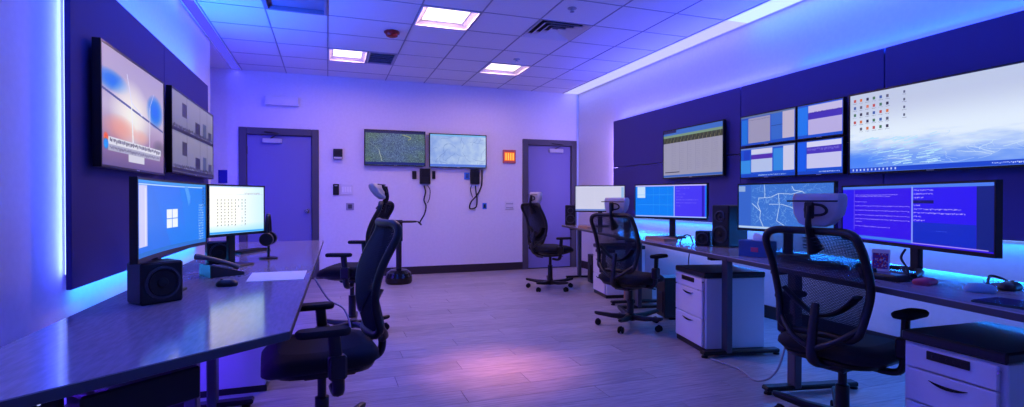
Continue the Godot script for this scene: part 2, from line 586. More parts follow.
func scr_icons() -> Image:
	var im := img(300, 180, Color.WHITE)
	for y in 180:
		for x in 300:
			var u := x / 300.0
			var v := y / 180.0
			im.set_pixel(x, y, Color(0.98, 0.98, 0.94).lerp(Color(0.70, 0.88, 0.98), clampf(u * 1.3 - 0.55, 0, 1)).lerp(Color(0.45, 0.80, 0.98), clampf(v * 3.0 - 2.35, 0, 1)))
	rect(im, 0, 0, 1, 0.03, Color(0.75, 0.85, 0.95))
	rect(im, 0.02, 0.17, 0.96, 0.008, Color(0.72, 0.76, 0.80))
	scribble(im, 0.62, 0.13, 0.30, 0.04, Color(0.72, 0.74, 0.78))
	for r in 9:
		for c in 9:
			if c == 6 and r > 2: continue
			if rng.randf() < 0.9: rect(im, 0.13 + c * 0.062, 0.28 + r * 0.066, 0.014, 0.026, Color(0.20, 0.20, 0.30))
			if rng.randf() < 0.5: rect(im, 0.115 + c * 0.062, 0.312 + r * 0.066, 0.03, 0.010, Color(0.60, 0.60, 0.66))
	rect(im, 0, 0.96, 1, 0.04, Color(0.20, 0.60, 0.95))
	return im

func scr_map_green() -> Image:
	var im := img(256, 144, Color(0.2, 0.3, 0.4))
	var n := FastNoiseLite.new()
	n.seed = 4; n.frequency = 0.02
	for y in 144:
		for x in 256:
			var q := n.get_noise_2d(x, y) * 0.5 + 0.5
			var edge := clampf(absf(x / 128.0 - 1.0) * 0.9 + absf(y / 72.0 - 1.0) * 0.5 - 0.35, 0, 1)
			var c := Color(0.32, 0.42, 0.62).lerp(Color(0.34, 0.46, 0.36), clampf(edge + q - 0.5, 0, 1))
			c = c.lerp(Color(0.68, 0.82, 0.86) if rng.randf() < 0.45 else Color(0.10, 0.14, 0.34), 0.75 * rng.randf())
			if (x + y) % 2 == 0: im.fill_rect(Rect2i(x, y, 2, 1), c)
	for k in 24: line(im, 0.62 + 0.14 * sin(k * 0.1), 0.10 + 0.01 * k * 0.6, 0.62 + 0.14 * sin(k * 0.1 + 0.1), 0.10 + 0.006 * (k + 1), Color(0.78, 0.82, 0.45), 2)
	line(im, 0.22, 0.55, 0.27, 0.88, Color(0.80, 0.85, 0.80), 2)
	line(im, 0.08, 0.36, 0.22, 0.55, Color(0.66, 0.72, 0.70), 1)
	rect(im, 0, 0, 1, 0.07, Color(0.10, 0.14, 0.38))
	rect(im, 0, 0.92, 1, 0.08, Color(0.10, 0.16, 0.50))
	return im

func scr_map_white() -> Image:
	var im := img(256, 144, Color(0.6, 0.72, 0.95))
	var n := FastNoiseLite.new()
	n.seed = 9; n.frequency = 0.018
	for y in 144:
		for x in 256:
			var q := n.get_noise_2d(x, y) * 0.6 + 0.5
			im.set_pixel(x, y, Color(0.50, 0.63, 0.93).lerp(Color(0.82, 0.90, 0.99), clampf(q * 0.7 + 0.4 * x / 256.0, 0, 1)))
	for k in 26:
		var a := Vector2(rng.randf(), rng.randf())
		var d := rng.randf_range(0, TAU)
		for s in 7:
			d += rng.randf_range(-0.7, 0.7)
			var b := a + Vector2(cos(d), sin(d) * 1.6) * 0.035
			if b.x > 0.02 and b.x < 0.98 and b.y > 0.05 and b.y < 0.92: line(im, a.x, a.y, b.x, b.y, Color(0.42, 0.52, 0.80))
			a = b.clamp(Vector2(0.02, 0.05), Vector2(0.97, 0.9))
	rect(im, 0, 0, 1, 0.05, Color(0.50, 0.76, 0.98))
	rect(im, 0, 0.93, 1, 0.07, Color(0.35, 0.50, 0.92))
	return im

func scr_table() -> Image:
	var im := img(300, 180, Color(0.70, 0.69, 0.80))
	rect(im, 0, 0, 1, 0.10, Color(0.25, 0.48, 0.88))
	rect(im, 0, 0, 0.24, 0.06, Color(0.12, 0.12, 0.40))
	rect(im, 0, 0.10, 1, 0.05, Color(0.55, 0.68, 0.55))
	rect(im, 0, 0.15, 1, 0.12, Color(0.24, 0.26, 0.18))
	for k in 46: rect(im, 0.02 + k * 0.021, 0.155 + 0.03 * (k % 3), 0.008, 0.07, [Color(0.5, 0.55, 0.30), Color(0.08, 0.08, 0.10), Color(0.65, 0.62, 0.45)][k % 3])
	for c in [0.16, 0.30, 0.44, 0.58, 0.70, 0.84]: rect(im, c, 0.27, 0.004, 0.62, Color(0.58, 0.58, 0.72))
	for r in 15:
		for c in 6: scribble(im, 0.17 + c * 0.138, 0.30 + r * 0.038, 0.07, 0.012, Color(0.60, 0.60, 0.74))
	rect(im, 0.03, 0.885, 0.27, 0.02, Color(0.15, 0.15, 0.25))
	rect(im, 0, 0.955, 1, 0.045, Color(0.25, 0.45, 0.85))
	return im

func scr_window(kind: int) -> Image:
	var im := img(220, 130, Color(0.05, 0.32, 0.86))
	match kind:
		0:
			rect(im, 0, 0, 1, 0.06, Color(0.40, 0.50, 0.70))
			rect(im, 0.02, 0.12, 0.12, 0.84, Color(0.06, 0.48, 0.95))
			rect(im, 0.15, 0.08, 0.42, 0.86, Color(0.68, 0.66, 0.80))
			scribble(im, 0.16, 0.14, 0.40, 0.03, Color(0.45, 0.45, 0.6))
			rect(im, 0.59, 0.06, 0.20, 0.86, Color(0.20, 0.45, 0.88))
			rect(im, 0.59, 0.44, 0.20, 0.02, Color(0.1, 0.2, 0.5))
			rect(im, 0.79, 0.05, 0.20, 0.86, Color(0.82, 0.78, 0.90))
		1:
			rect(im, 0.0, 0.06, 0.24, 0.86, Color(0.03, 0.48, 0.98))
			rect(im, 0.25, 0.04, 0.74, 0.88, Color(0.76, 0.72, 0.93))
			rect(im, 0.25, 0.04, 0.74, 0.20, Color(0.80, 0.78, 0.95))
			rect(im, 0.25, 0.26, 0.74, 0.20, Color(0.25, 0.18, 0.75))
			scribble(im, 0.26, 0.24, 0.70, 0.05, Color(0.20, 0.12, 0.65))
		2:
			rect(im, 0.0, 0.0, 1, 0.05, Color(0.45, 0.55, 0.85))
			rect(im, 0.06, 0.08, 0.12, 0.34, Color(0.03, 0.25, 0.80))
			rect(im, 0.0, 0.42, 0.20, 0.46, Color(0.20, 0.58, 0.95))
			rect(im, 0.21, 0.06, 0.40, 0.78, Color(0.74, 0.80, 0.97))
			rect(im, 0.21, 0.06, 0.40, 0.16, Color(0.86, 0.86, 0.98))
			rect(im, 0.21, 0.24, 0.40, 0.16, Color(0.33, 0.18, 0.72))
			rect(im, 0.63, 0.10, 0.18, 0.72, Color(0.20, 0.56, 0.93))
			rect(im, 0.80, 0.05, 0.19, 0.78, Color(0.84, 0.84, 0.97))
			rect(im, 0, 0.90, 1, 0.10, Color(0.04, 0.28, 0.80))
			scribble(im, 0.35, 0.92, 0.5, 0.04, Color(0.7, 0.8, 1))
		3:
			rect(im, 0.0, 0.04, 0.20, 0.88, Color(0.02, 0.36, 0.94))
			rect(im, 0.22, 0.03, 0.76, 0.80, Color(0.80, 0.80, 0.97))
			rect(im, 0.22, 0.03, 0.76, 0.16, Color(0.86, 0.86, 0.99))
			rect(im, 0.22, 0.19, 0.76, 0.20, Color(0.28, 0.20, 0.76))
			scribble(im, 0.24, 0.22, 0.70, 0.08, Color(0.45, 0.40, 0.85))
			rect(im, 0, 0.90, 1, 0.10, Color(0.04, 0.28, 0.80))
			scribble(im, 0.5, 0.92, 0.45, 0.04, Color(0.8, 0.85, 1))
	return im

func scr_wall_desktop() -> Image:
	var im := img(640, 340, Color.WHITE)
	var n := FastNoiseLite.new()
	n.seed = 12; n.frequency = 0.01
	for y in 340:
		for x in 640:
			var v := y / 340.0
			var u := x / 640.0
			var c := Color(0.76, 0.80, 0.90).lerp(Color(0.90, 0.95, 1.0), smoothstep(0.1, 0.55, v))
			var land := smoothstep(0.50, 0.88, v + 0.12 * n.get_noise_2d(x * 0.6, y * 2.5) - 0.10 * u)
			c = c.lerp(Color(0.42, 0.60, 0.97), land)
			im.set_pixel(x, y, c)
	for k in 70:
		var y := rng.randf_range(0.58, 0.92)
		var x := rng.randf_range(0.0, 0.52)
		line(im, x, y, x + rng.randf_range(0.02, 0.12) * y, y - rng.randf_range(0.0, 0.03), Color(0.72, 0.90, 1.0), rng.randi_range(1, 4))
	for k in 30:
		var a := Vector2(rng.randf_range(0.35, 1.0), rng.randf_range(0.62, 0.92))
		var d := rng.randf_range(0, TAU)
		for s in 8:
			d += rng.randf_range(-0.5, 0.5)
			var b := a + Vector2(cos(d), sin(d) * 0.5) * 0.025
			b = b.clamp(Vector2(0.0, 0.58), Vector2(0.99, 0.93))
			line(im, a.x, a.y, b.x, b.y, Color(0.80, 0.90, 1.0), 1 if k % 3 else 2)
			a = b
	blot(im, 0.06, 0.86, 0.2, 0.13, Color(0.25, 0.50, 0.98), 0.8)
	var tints := [Color(0.75, 0.30, 0.25), Color(0.15, 0.15, 0.25), Color(0.20, 0.35, 0.65), Color(0.85, 0.45, 0.20), Color(0.25, 0.45, 0.30), Color(0.35, 0.35, 0.42)]
	for c in 6:
		for r in 5:
			if c == 0 and r == 4: continue
			rect(im, 0.025 + c * 0.043, 0.06 + r * 0.092, 0.017, 0.036, tints[(c * 3 + r * 2 + c / 2) % 6])
			scribble(im, 0.020 + c * 0.043, 0.106 + r * 0.092, 0.026, 0.010, Color(0.45, 0.48, 0.58))
	for r in 4:
		rect(im, 0.345, 0.05 + r * 0.092, 0.012, 0.03, Color(0.30, 0.33, 0.42))
		scribble(im, 0.338, 0.09 + r * 0.092, 0.026, 0.010, Color(0.5, 0.52, 0.6))
	rect(im, 0, 0.945, 1, 0.055, Color(0.10, 0.28, 0.82))
	for k in 12: rect(im, 0.02 + k * 0.025, 0.957, 0.010, 0.028, Color(0.75, 0.80, 0.98))
	scribble(im, 0.80, 0.962, 0.18, 0.02, Color(0.8, 0.85, 1))
	return im

func scr_white() -> Image:
	var im := img(240, 130, Color(0.80, 0.82, 0.95))
	rect(im, 0.02, 0.03, 0.96, 0.90, Color(0.87, 0.87, 0.97))
	for r in 18: scribble(im, 0.08, 0.10 + r * 0.042, 0.30, 0.012, Color(0.78, 0.80, 0.94))
	for r in 14: scribble(im, 0.42, 0.12 + r * 0.05, 0.18, 0.012, Color(0.78, 0.80, 0.94))
	rect(im, 0.94, 0.05, 0.05, 0.90, Color(0.62, 0.78, 0.97))
	rect(im, 0.60, 0.55, 0.34, 0.40, Color(0.55, 0.85, 0.98))
	rect(im, 0.0, 0.95, 1.0, 0.05, Color(0.30, 0.45, 0.85))
	return im

func scr_plan() -> Image:
	var im := img(300, 130, Color(0.02, 0.50, 0.98))
	rect(im, 0, 0, 1, 0.045, Color(0.75, 0.72, 0.97))
	rect(im, 0.03, 0.05, 0.12, 0.36, Color(0.80, 0.90, 1))
	for x in [0.27, 0.36, 0.48]: rect(im, x, 0.05, 0.006, 0.92, Color(0.20, 0.62, 1))
	for y in [0.30, 0.62]: rect(im, 0.03, y, 0.52, 0.012, Color(0.30, 0.68, 1))
	rect(im, 0.57, 0.045, 0.012, 0.94, Color(0.78, 0.72, 1))
	rect(im, 0.585, 0.045, 0.40, 0.94, Color(0.28, 0.22, 0.98))
	for r in 7: scribble(im, 0.60, 0.10 + r * 0.09, [0.18, 0.06, 0.12, 0.09, 0.30, 0.28, 0.06][r], 0.02, Color(0.62, 0.58, 1))
	rect(im, 0.94, 0.045, 0.03, 0.94, Color(0.18, 0.10, 0.75))
	rect(im, 0.0, 0.965, 1.0, 0.035, Color(0.70, 0.75, 1))
	return im

func scr_night_map() -> Image:
	var im := img(300, 150, Color(0.2, 0.42, 0.85))
	for y in 150:
		for x in 300:
			var c := Color(0.20, 0.44, 0.86)
			if x > 44: c = c.lerp(Color(0.60, 0.78, 0.97), 0.45 * rng.randf() * rng.randf())
			im.set_pixel(x, y, c)
	rect(im, 0.0, 0.0, 0.145, 1.0, Color(0.22, 0.42, 0.85))
	rect(im, 0.0, 0.03, 0.08, 0.13, Color(0.60, 0.72, 0.92))
	var roads := [[0.16, 0.42, 0.26, 0.60], [0.26, 0.60, 0.30, 0.98], [0.24, 0.30, 0.26, 0.60], [0.24, 0.30, 0.46, 0.20], [0.46, 0.20, 0.70, 0.16], [0.30, 0.0, 0.31, 0.28], [0.36, 0.44, 0.60, 0.50], [0.46, 0.20, 0.44, 0.80], [0.44, 0.80, 0.56, 0.95], [0.60, 0.50, 0.85, 0.40], [0.70, 0.16, 0.85, 0.40], [0.85, 0.40, 0.98, 0.44], [0.60, 0.05, 0.70, 0.16], [0.70, 0.60, 0.74, 0.95], [0.60, 0.50, 0.70, 0.60]]
	for r in roads:
		var mid := Vector2((r[0] + r[2]) / 2 + rng.randf_range(-0.03, 0.03), (r[1] + r[3]) / 2 + rng.randf_range(-0.04, 0.04))
		line(im, r[0], r[1], mid.x, mid.y, Color(0.80, 0.89, 1), 2)
		line(im, mid.x, mid.y, r[2], r[3], Color(0.80, 0.89, 1), 2)
	for k in 260:
		var a := Vector2(rng.randf_range(0.17, 0.95), rng.randf_range(0.05, 0.9))
		line(im, a.x, a.y, a.x + rng.randf_range(-0.04, 0.04), clampf(a.y + rng.randf_range(-0.08, 0.08), 0.0, 0.93), Color(0.50, 0.70, 0.97))
	rect(im, 0.0, 0.95, 1.0, 0.05, Color(0.75, 0.86, 1))
	return im

func scr_console() -> Image:
	var im := img(560, 180, Color(0.19, 0.05, 0.93))
	rect(im, 0, 0, 1, 0.05, Color(0.30, 0.50, 0.95))
	rect(im, 0.0, 0.05, 0.10, 0.88, Color(0.17, 0.10, 0.96))
	rect(im, 0.105, 0.06, 0.004, 0.78, Color(0.50, 0.42, 1))
	var at := [0.15, 0.18, 0.28, 0.36, 0.44, 0.53, 0.60, 0.66, 0.74]
	var wide := [0.34, 0.28, 0.10, 0.42, 0.42, 0.42, 0.42, 0.06, 0.28]
	for k in 9: scribble(im, 0.115, at[k], wide[k], 0.022, Color(0.72, 0.68, 1))
	rect(im, 0.545, 0.03, 0.012, 0.95, Color(0.52, 0.60, 1))
	rect(im, 0.557, 0.06, 0.36, 0.58, Color(0.16, 0.08, 0.96))
	rect(im, 0.557, 0.62, 0.36, 0.34, Color(0.02, 0.16, 0.78))
	rect(im, 0.917, 0.05, 0.083, 0.93, Color(0.02, 0.12, 0.50))
	rect(im, 0.557, 0.26, 0.13, 0.05, Color(0.03, 0.05, 0.40))
	for k in 9: scribble(im, 0.562, 0.08 + k * 0.062, [0.12, 0.12, 0.06, 0.0, 0.04, 0.28, 0.30, 0.05, 0.07][k], 0.026, Color(0.74, 0.70, 1))
	scribble(im, 0.70, 0.74, 0.06, 0.016, Color(0.4, 0.5, 1))
	rect(im, 0, 0.93, 0.545, 0.05, Color(0.25, 0.48, 0.95))
	rect(im, 0.557, 0.965, 0.42, 0.02, Color(0.62, 0.55, 0.95))
	return im

# ---------------------------------------------------------------- displays
func slab(st: SurfaceTool, w: float, y0: float, y1: float, z0: float, z1: float, sag: float, n: int) -> void:
	# a plate across x that faces +z, bent by sag
	var f := func(u: float) -> float: return -sag * (1.0 - u * u)
	for k in n:
		var u0 := -1.0 + 2.0 * k / n
		var u1 := -1.0 + 2.0 * (k + 1) / n
		var s0: float = f.call(u0)
		var s1: float = f.call(u1)
		var x0 := u0 * w / 2
		var x1 := u1 * w / 2
		var n0 := Vector3(-2.0 * sag * u0 / (w / 2), 0, 1).normalized()
		var n1 := Vector3(-2.0 * sag * u1 / (w / 2), 0, 1).normalized()
		quads(st, [Vector3(x0, y0, z1 + s0), Vector3(x1, y0, z1 + s1), Vector3(x1, y1, z1 + s1), Vector3(x0, y1, z1 + s0)], [n0, n1, n1, n0],
			[Vector2(k / float(n), 1), Vector2((k + 1) / float(n), 1), Vector2((k + 1) / float(n), 0), Vector2(k / float(n), 0)])
		if z0 < z1:
			quads(st, [Vector3(x0, y0, z0 + s0), Vector3(x1, y0, z0 + s1), Vector3(x1, y1, z0 + s1), Vector3(x0, y1, z0 + s0)], [-n0, -n1, -n1, -n0], [Vector2.ZERO, Vector2.RIGHT, Vector2.ONE, Vector2.DOWN])
			quad(st, Vector3(x0, y1, z0 + s0), Vector3(x1, y1, z0 + s1), Vector3(x1, y1, z1 + s1), Vector3(x0, y1, z1 + s0), Vector3.UP)
			quad(st, Vector3(x0, y0, z0 + s0), Vector3(x1, y0, z0 + s1), Vector3(x1, y0, z1 + s1), Vector3(x0, y0, z1 + s0), Vector3.DOWN)
	if z0 < z1:
		for s in [-1.0, 1.0]:
			quad(st, Vector3(s * w / 2, y0, z0), Vector3(s * w / 2, y0, z1), Vector3(s * w / 2, y1, z1), Vector3(s * w / 2, y1, z0), Vector3(s, 0, 0))

func display(t: Node3D, w: float, y0: float, y1: float, mat: Material, bez := 0.012, deep := 0.03, sag := 0.0, chin := 0.0) -> void:
	var n := 1 if sag == 0.0 else 14
	var b := mb()
	slab(b, w, y0, y1, -deep, -0.002, sag, n)
	part("housing", b, M.bezel, t)
	var f := mb()
	slab(f, w, y1 - bez, y1, -0.004, 0.004, sag, n)
	slab(f, w, y0, y0 + bez + chin, -0.004, 0.004, sag, n)
	for s in [-1.0, 1.0]:
		cbox(f, Vector3(s * (w - bez) / 2, (y0 + y1) / 2, 0), Vector3(bez, y1 - y0, 0.009), 0.002)
	part("bezel", f, M.bezel, t)
	var g := mb()
	slab(g, w - 2 * bez, y0 + bez + chin, y1 - bez, 0.001, 0.001, sag, n)
	part("screen", g, mat, t)

func wall_tv(label: String, c: Vector3, turn: float, w: float, h: float, im: Image, energy: float, gap: float, group := "", bez := 0.014, called := "wall_tv") -> Node3D:
	# c: middle of the lower edge of the screen face; gap: distance from the screen face to what it hangs on
	var t := thing(called, label, "television", c, turn, group)
	display(t, w, 0, h, screen_mat(im, energy), bez, 0.035)
	var m := mb()
	cbox(m, Vector3(0, h / 2, -(0.03 + gap) / 2.0), Vector3(w * 0.35, h * 0.45, gap - 0.03), 0.004)
	part("wall_bracket", m, M.dark_steel, t)
	var l := mb()
	cbox(l, Vector3(0, bez * 0.5, 0.0045), Vector3(0.05, 0.006, 0.002), 0.0005)
	part("badge", l, M.grey_plastic, t)
	return t

func monitor(label: String, pl: Vector2, pr: Vector2, y0: float, y1: float, im: Image, energy: float, base_y: float, sag := 0.0, foot := "plate", group := "", neck_back := 0.0) -> Node3D:
	# pl, pr: (R, D) of the left and right ends as its viewer sees them
	var mid := (pl + pr) / 2.0
	var t := thing("desk_monitor", label, "monitor", P(mid.x, base_y, mid.y), atan2(pr.y - pl.y, pr.x - pl.x), group)
	var w := pl.distance_to(pr)
	display(t, w, y0 - base_y, y1 - base_y, screen_mat(im, energy), 0.011, 0.026, sag, 0.008)
	var nk := mb()
	var top := (y0 + y1) / 2.0 - base_y
	cbox(nk, Vector3(0, top / 2.0 + 0.006, -0.065 - sag - neck_back), Vector3(0.065, top - 0.004, 0.028), 0.006)
	cbox(nk, Vector3(0, top, -0.045 - sag - neck_back / 2.0), Vector3(0.11, 0.11, 0.03 + neck_back), 0.004)
	part("stand_neck", nk, M.black, t)
	var ft := mb()
	if foot == "plate":
		loft(ft, [rrect(0.25, 0.19, 0.03, 0.0, 4, Vector3(0, 0, -0.05 - sag)), rrect(0.25, 0.19, 0.03, 0.008, 4, Vector3(0, 0, -0.05 - sag)), rrect(0.235, 0.175, 0.03, 0.013, 4, Vector3(0, 0, -0.05 - sag))])
	else:
		for s in [-1.0, 1.0]:
			tube(ft, smooth([Vector3(0, 0.016, -0.07 - sag), Vector3(s * 0.10, 0.015, -0.01 - sag), Vector3(s * 0.22, 0.012, 0.12)], 5), 0.016, 8, false, 0.75)
	part("stand_foot", ft, M.black, t)
	return t

# ---------------------------------------------------------------- chairs
var chair_mesh := {}

func back_point(u: float, v: float) -> Vector3:
	# u -1..1 across, v 0..1 upward on the backrest
	var w: float = lerpf(0.195, 0.232, smoothstep(0.0, 0.55, v)) - 0.012 * smoothstep(0.8, 1.0, v)
	var z: float = 0.225 + 0.075 * v * v - 0.055 * sin(PI * clampf(v * 1.15, 0, 1)) * 0.9 + 0.018
	return Vector3(u * w, 0.575 + 0.50 * v, z - 0.045 * (1.0 - u * u))

func chair_shapes() -> void:
	var st := mb()
	var rings := []
	for k in [[0.40, 0.40, 0.0], [0.47, 0.46, 0.012], [0.505, 0.495, 0.035], [0.50, 0.49, 0.06], [0.46, 0.45, 0.078], [0.36, 0.36, 0.086]]:
		var r := rrect(k[0], k[1], 0.11, 0.44 + k[2], 5, Vector3(0, 0, -0.01))
		for i in r.size():
			if r[i].z < -0.12: r[i].y -= 0.035 * pow((-0.12 - r[i].z) / 0.14, 2)
		rings.append(r)
	loft(st, rings)
	chair_mesh.seat = st.commit()
	st = mb()
	loft(st, [rrect(0.30, 0.30, 0.06, 0.405, 4, Vector3(0, 0, 0.0)), rrect(0.42, 0.42, 0.1, 0.425, 4), rrect(0.44, 0.44, 0.1, 0.445, 4)])
	chair_mesh.seat_pan = st.commit()
	st = mb()
	var path := []
	for k in 7: path.append(back_point(-0.72 + 1.44 * k / 6.0, 0.0) + Vector3(0, -0.012, 0))
	path.append(back_point(0.96, 0.04))
	for k in range(1, 9): path.append(back_point(1.0, k / 9.0))
	path.append(back_point(0.95, 0.965))
	for k in 7: path.append(back_point(0.76 - 1.52 * k / 6.0, 1.0))
	path.append(back_point(-0.95, 0.965))
	for k in range(8, 0, -1): path.append(back_point(-1.0, k / 9.0))
	path.append(back_point(-0.96, 0.04))
	tube(st, smooth(path, 3, true), 0.019, 8, true)
	chair_mesh.back_frame = st.commit()
	st = mb()       # woven strands of the mesh, crossing diagonally
	for dirn in [-1.0, 1.0]:
		for k in 100:
			var off := -1.6 + 3.2 * k / 99.0
			var line3 := []
			for s in 13:
				var v := s / 12.0
				var u: float = off + dirn * (v - 0.5) * 1.1
				if absf(u) <= 1.0: line3.append(back_point(u, v))
			if line3.size() > 1: tube(st, line3, 0.0019, 3)
	chair_mesh.back_mesh = st.commit()
	st = mb()
	var lum := []
	for k in 13:
		var u := -0.8 + 1.6 * k / 12.0
		lum.append(back_point(u, 0.40 - 0.24 * (1.0 - pow(absf(u) / 0.8, 2.0))) + Vector3(0, 0, 0.03))
	tube(st, lum, 0.036, 8, false, 0.25)
	chair_mesh.lumbar_support = st.commit()
	st = mb()
	tube(st, smooth([Vector3(0, 0.41, 0.10), Vector3(0, 0.42, 0.22), Vector3(0, 0.46, 0.275), Vector3(0, 0.56, 0.275), Vector3(0, 0.72, 0.245)], 5), [0.03, 0.03, 0.03, 0.03, 0.03, 0.03, 0.03, 0.03, 0.03, 0.03, 0.03, 0.028, 0.028, 0.027, 0.027, 0.026, 0.025, 0.024, 0.023, 0.022, 0.02], 8, false, 0.7)
	for s in [-1.0, 1.0]:
		tube(st, smooth([Vector3(0, 0.50, 0.275), Vector3(s * 0.10, 0.55, 0.275), back_point(s * 0.97, 0.10)], 5), 0.015, 7)
	chair_mesh.spine = st.commit()
	st = mb()
	var pad := []
	for k in [[0.10, 0.02, -0.015], [0.17, 0.05, 0.0], [0.235, 0.055, 0.045], [0.25, 0.06, 0.09], [0.255, 0.055, 0.125], [0.25, 0.045, 0.14], [0.24, 0.03, 0.147]]:
		var r := rrect(k[0], k[1], 0.022, 1.085 + k[2], 4, Vector3(0, 0, 0.255))
		for i in r.size(): r[i].z += 0.035 * pow(r[i].x / 0.125, 2) * -1.0
		pad.append(r)
	loft(st, pad)
	chair_mesh.headrest_pad = st.commit()
	st = mb()
	cbox(st, Vector3(0, 1.195, 0.287), Vector3(0.245, 0.008, 0.01), 0.002)
	tube(st, smooth([Vector3(-0.02, 1.175, 0.29), Vector3(0.05, 1.175, 0.293), Vector3(0.075, 1.15, 0.29), Vector3(0.05, 1.13, 0.288), Vector3(-0.02, 1.13, 0.288)], 4, true), 0.007, 6, true)
	cbox(st, Vector3(-0.005, 1.15, 0.296), Vector3(0.045, 0.08, 0.018), 0.005)
	chair_mesh.headrest_bracket = st.commit()
	st = mb()
	tube(st, smooth([Vector3(0, 1.17, 0.30), Vector3(0, 1.08, 0.312), Vector3(0, 1.02, 0.287), Vector3(0, 0.955, 0.253)], 5), [0.018, 0.018, 0.018, 0.018, 0.019, 0.02, 0.021, 0.022, 0.023, 0.025, 0.028, 0.033, 0.038, 0.043, 0.047, 0.05], 8, false, 0.6)
	for k in 4: cbox(st, Vector3(0, 0.965 + k * 0.017, 0.268 + k * 0.009), Vector3(0.088 - k * 0.008, 0.007, 0.03), 0.002)
	chair_mesh.headrest_stem = st.commit()
	st = mb()
	loft(st, [rrect(0.08, 0.21, 0.035, 0.0, 4, Vector3(0, 0, -0.03)), rrect(0.09, 0.22, 0.04, 0.01, 4, Vector3(0, 0, -0.03)), rrect(0.09, 0.22, 0.04, 0.02, 4, Vector3(0, 0, -0.03)), rrect(0.075, 0.205, 0.035, 0.028, 4, Vector3(0, 0, -0.03))])
	chair_mesh.arm_pad = st.commit()
	for s in [-1.0, 1.0]:
		st = mb()
		tube(st, smooth([Vector3(s * 0.14, 0.425, 0.04), Vector3(s * 0.24, 0.425, 0.04), Vector3(s * 0.285, 0.455, 0.04), Vector3(s * 0.29, 0.53, 0.035), Vector3(s * 0.29, 0.70, 0.02)], 4), 0.026, 8, false, 0.65)
		cbox(st, Vector3(s * 0.29, 0.55, 0.035), Vector3(0.055, 0.10, 0.075), 0.01)
		chair_mesh["arm_post%d" % s] = st.commit()
	st = mb()
	lathe(st, [[0.0, 0.075], [0.036, 0.075], [0.036, 0.09], [0.032, 0.10], [0.032, 0.27], [0.02, 0.275], [0.02, 0.42], [0.0, 0.42]], 14)
	chair_mesh.gas_cylinder = st.commit()
	st = mb()
	cbox(st, Vector3(0, 0.40, 0.03), Vector3(0.17, 0.05, 0.24), 0.012)
	tube(st, [Vector3(0.06, 0.405, -0.02), Vector3(0.25, 0.395, -0.03)], 0.006, 6)
	chair_mesh.tilt_mechanism = st.commit()
	st = mb()
	lathe(st, [[0.0, 0.06], [0.05, 0.06], [0.055, 0.08], [0.05, 0.115], [0.036, 0.125], [0.0, 0.125]], 14)
	chair_mesh.base_hub = st.commit()
	st = mb()
	loft(st, [rrect(0.06, 0.05, 0.012, 0.0, 2), rrect(0.05, 0.042, 0.012, 0.14, 2, Vector3(0, 0, -0.006)), rrect(0.038, 0.032, 0.010, 0.29, 2, Vector3(0, 0, -0.026)), rrect(0.03, 0.02, 0.008, 0.305, 2, Vector3(0, 0, -0.03))], true, true, Transform3D(Basis(Vector3(0, 0, -1), Vector3(1, 0, 0), Vector3(0, -1, 0)), Vector3(0.03, 0.09, 0)))
	chair_mesh.base_arm = st.commit()
	st = mb()
	for s in [-1.0, 1.0]:
		lathe(st, [[0.0, -0.009], [0.024, -0.009], [0.029, -0.004], [0.029, 0.004], [0.024, 0.009], [0.0, 0.009]], 14, Transform3D(Basis(Vector3.RIGHT, PI / 2), Vector3(0.302, 0.029, s * 0.016)))
	cyl(st, Vector3(0.302, 0.02, 0), Vector3(0.302, 0.062, 0), 0.012, 8)
	chair_mesh.caster = st.commit()

func chair(label: String, c: Vector2, facing: float, lift := 0.0, head := true, arms := Vector2(0.70, 0.70), spin := 0.3, arm_in := 0.0, head_up := 0.0, tip := 0.0) -> Node3D:
	# c: (R, D) of the gas cylinder; facing: degrees from D towards R
	var t := thing("office_chair", label, "chair", P(c.x, 0, c.y), -deg_to_rad(facing), "mesh-backed office chairs at the desks")
	var up := Vector3(0, lift, 0)
	inst("seat", chair_mesh.seat, M.fabric, t, up)
	inst("seat_pan", chair_mesh.seat_pan, M.black, t, up)
	inst("back_frame", chair_mesh.back_frame, M.frame, t, up)
	var bm := inst("back_mesh", chair_mesh.back_mesh, M.strand, t, up)
	bm.set_meta("kind", "stuff")
	inst("lumbar_support", chair_mesh.lumbar_support, M.frame, t, up)
	inst("spine", chair_mesh.spine, M.frame, t, up)
	if head:
		var h := inst("headrest", chair_mesh.headrest_pad, M.grey_plastic, t, up + Vector3(0, head_up, 0))
		h.set_meta("label", "pale grey headrest")
		inst("bracket", chair_mesh.headrest_bracket, M.frame, h)
		inst("headrest_stem", chair_mesh.headrest_stem, M.frame, t, up + Vector3(0, head_up, 0))
		if tip != 0.0:
			var pivot := Vector3(0, 1.15, 0.29)
			h.rotation.x = tip
			h.position += pivot - h.basis * pivot
	for s in [-1, 1]:
		var y: float = arms.x if s < 0 else arms.y
		var post := inst("arm_post", chair_mesh["arm_post%d" % s], M.black, t, Vector3(0, y - 0.70, 0))
		inst("arm_pad", chair_mesh.arm_pad, M.black_matte, t, Vector3(s * (0.29 - arm_in), y - 0.012, 0.01))
	inst("gas_cylinder", chair_mesh.gas_cylinder, M.black, t, up * 0.8)
	inst("tilt_mechanism", chair_mesh.tilt_mechanism, M.black, t, up)
	inst("base_hub", chair_mesh.base_hub, M.black, t)
	for k in 5:
		var a := inst("base_arm", chair_mesh.base_arm, M.black, t)
		a.rotation.y = spin + TAU * k / 5.0
		inst("caster", chair_mesh.caster, M.rubber, a)
	return t

# ---------------------------------------------------------------- the room
const COLS := [-1.16, -0.575, 0.0, 0.85, 1.45, 2.07, 2.68, 3.29, 3.88]
const ROW0 := 8.02
const ROW := 0.60

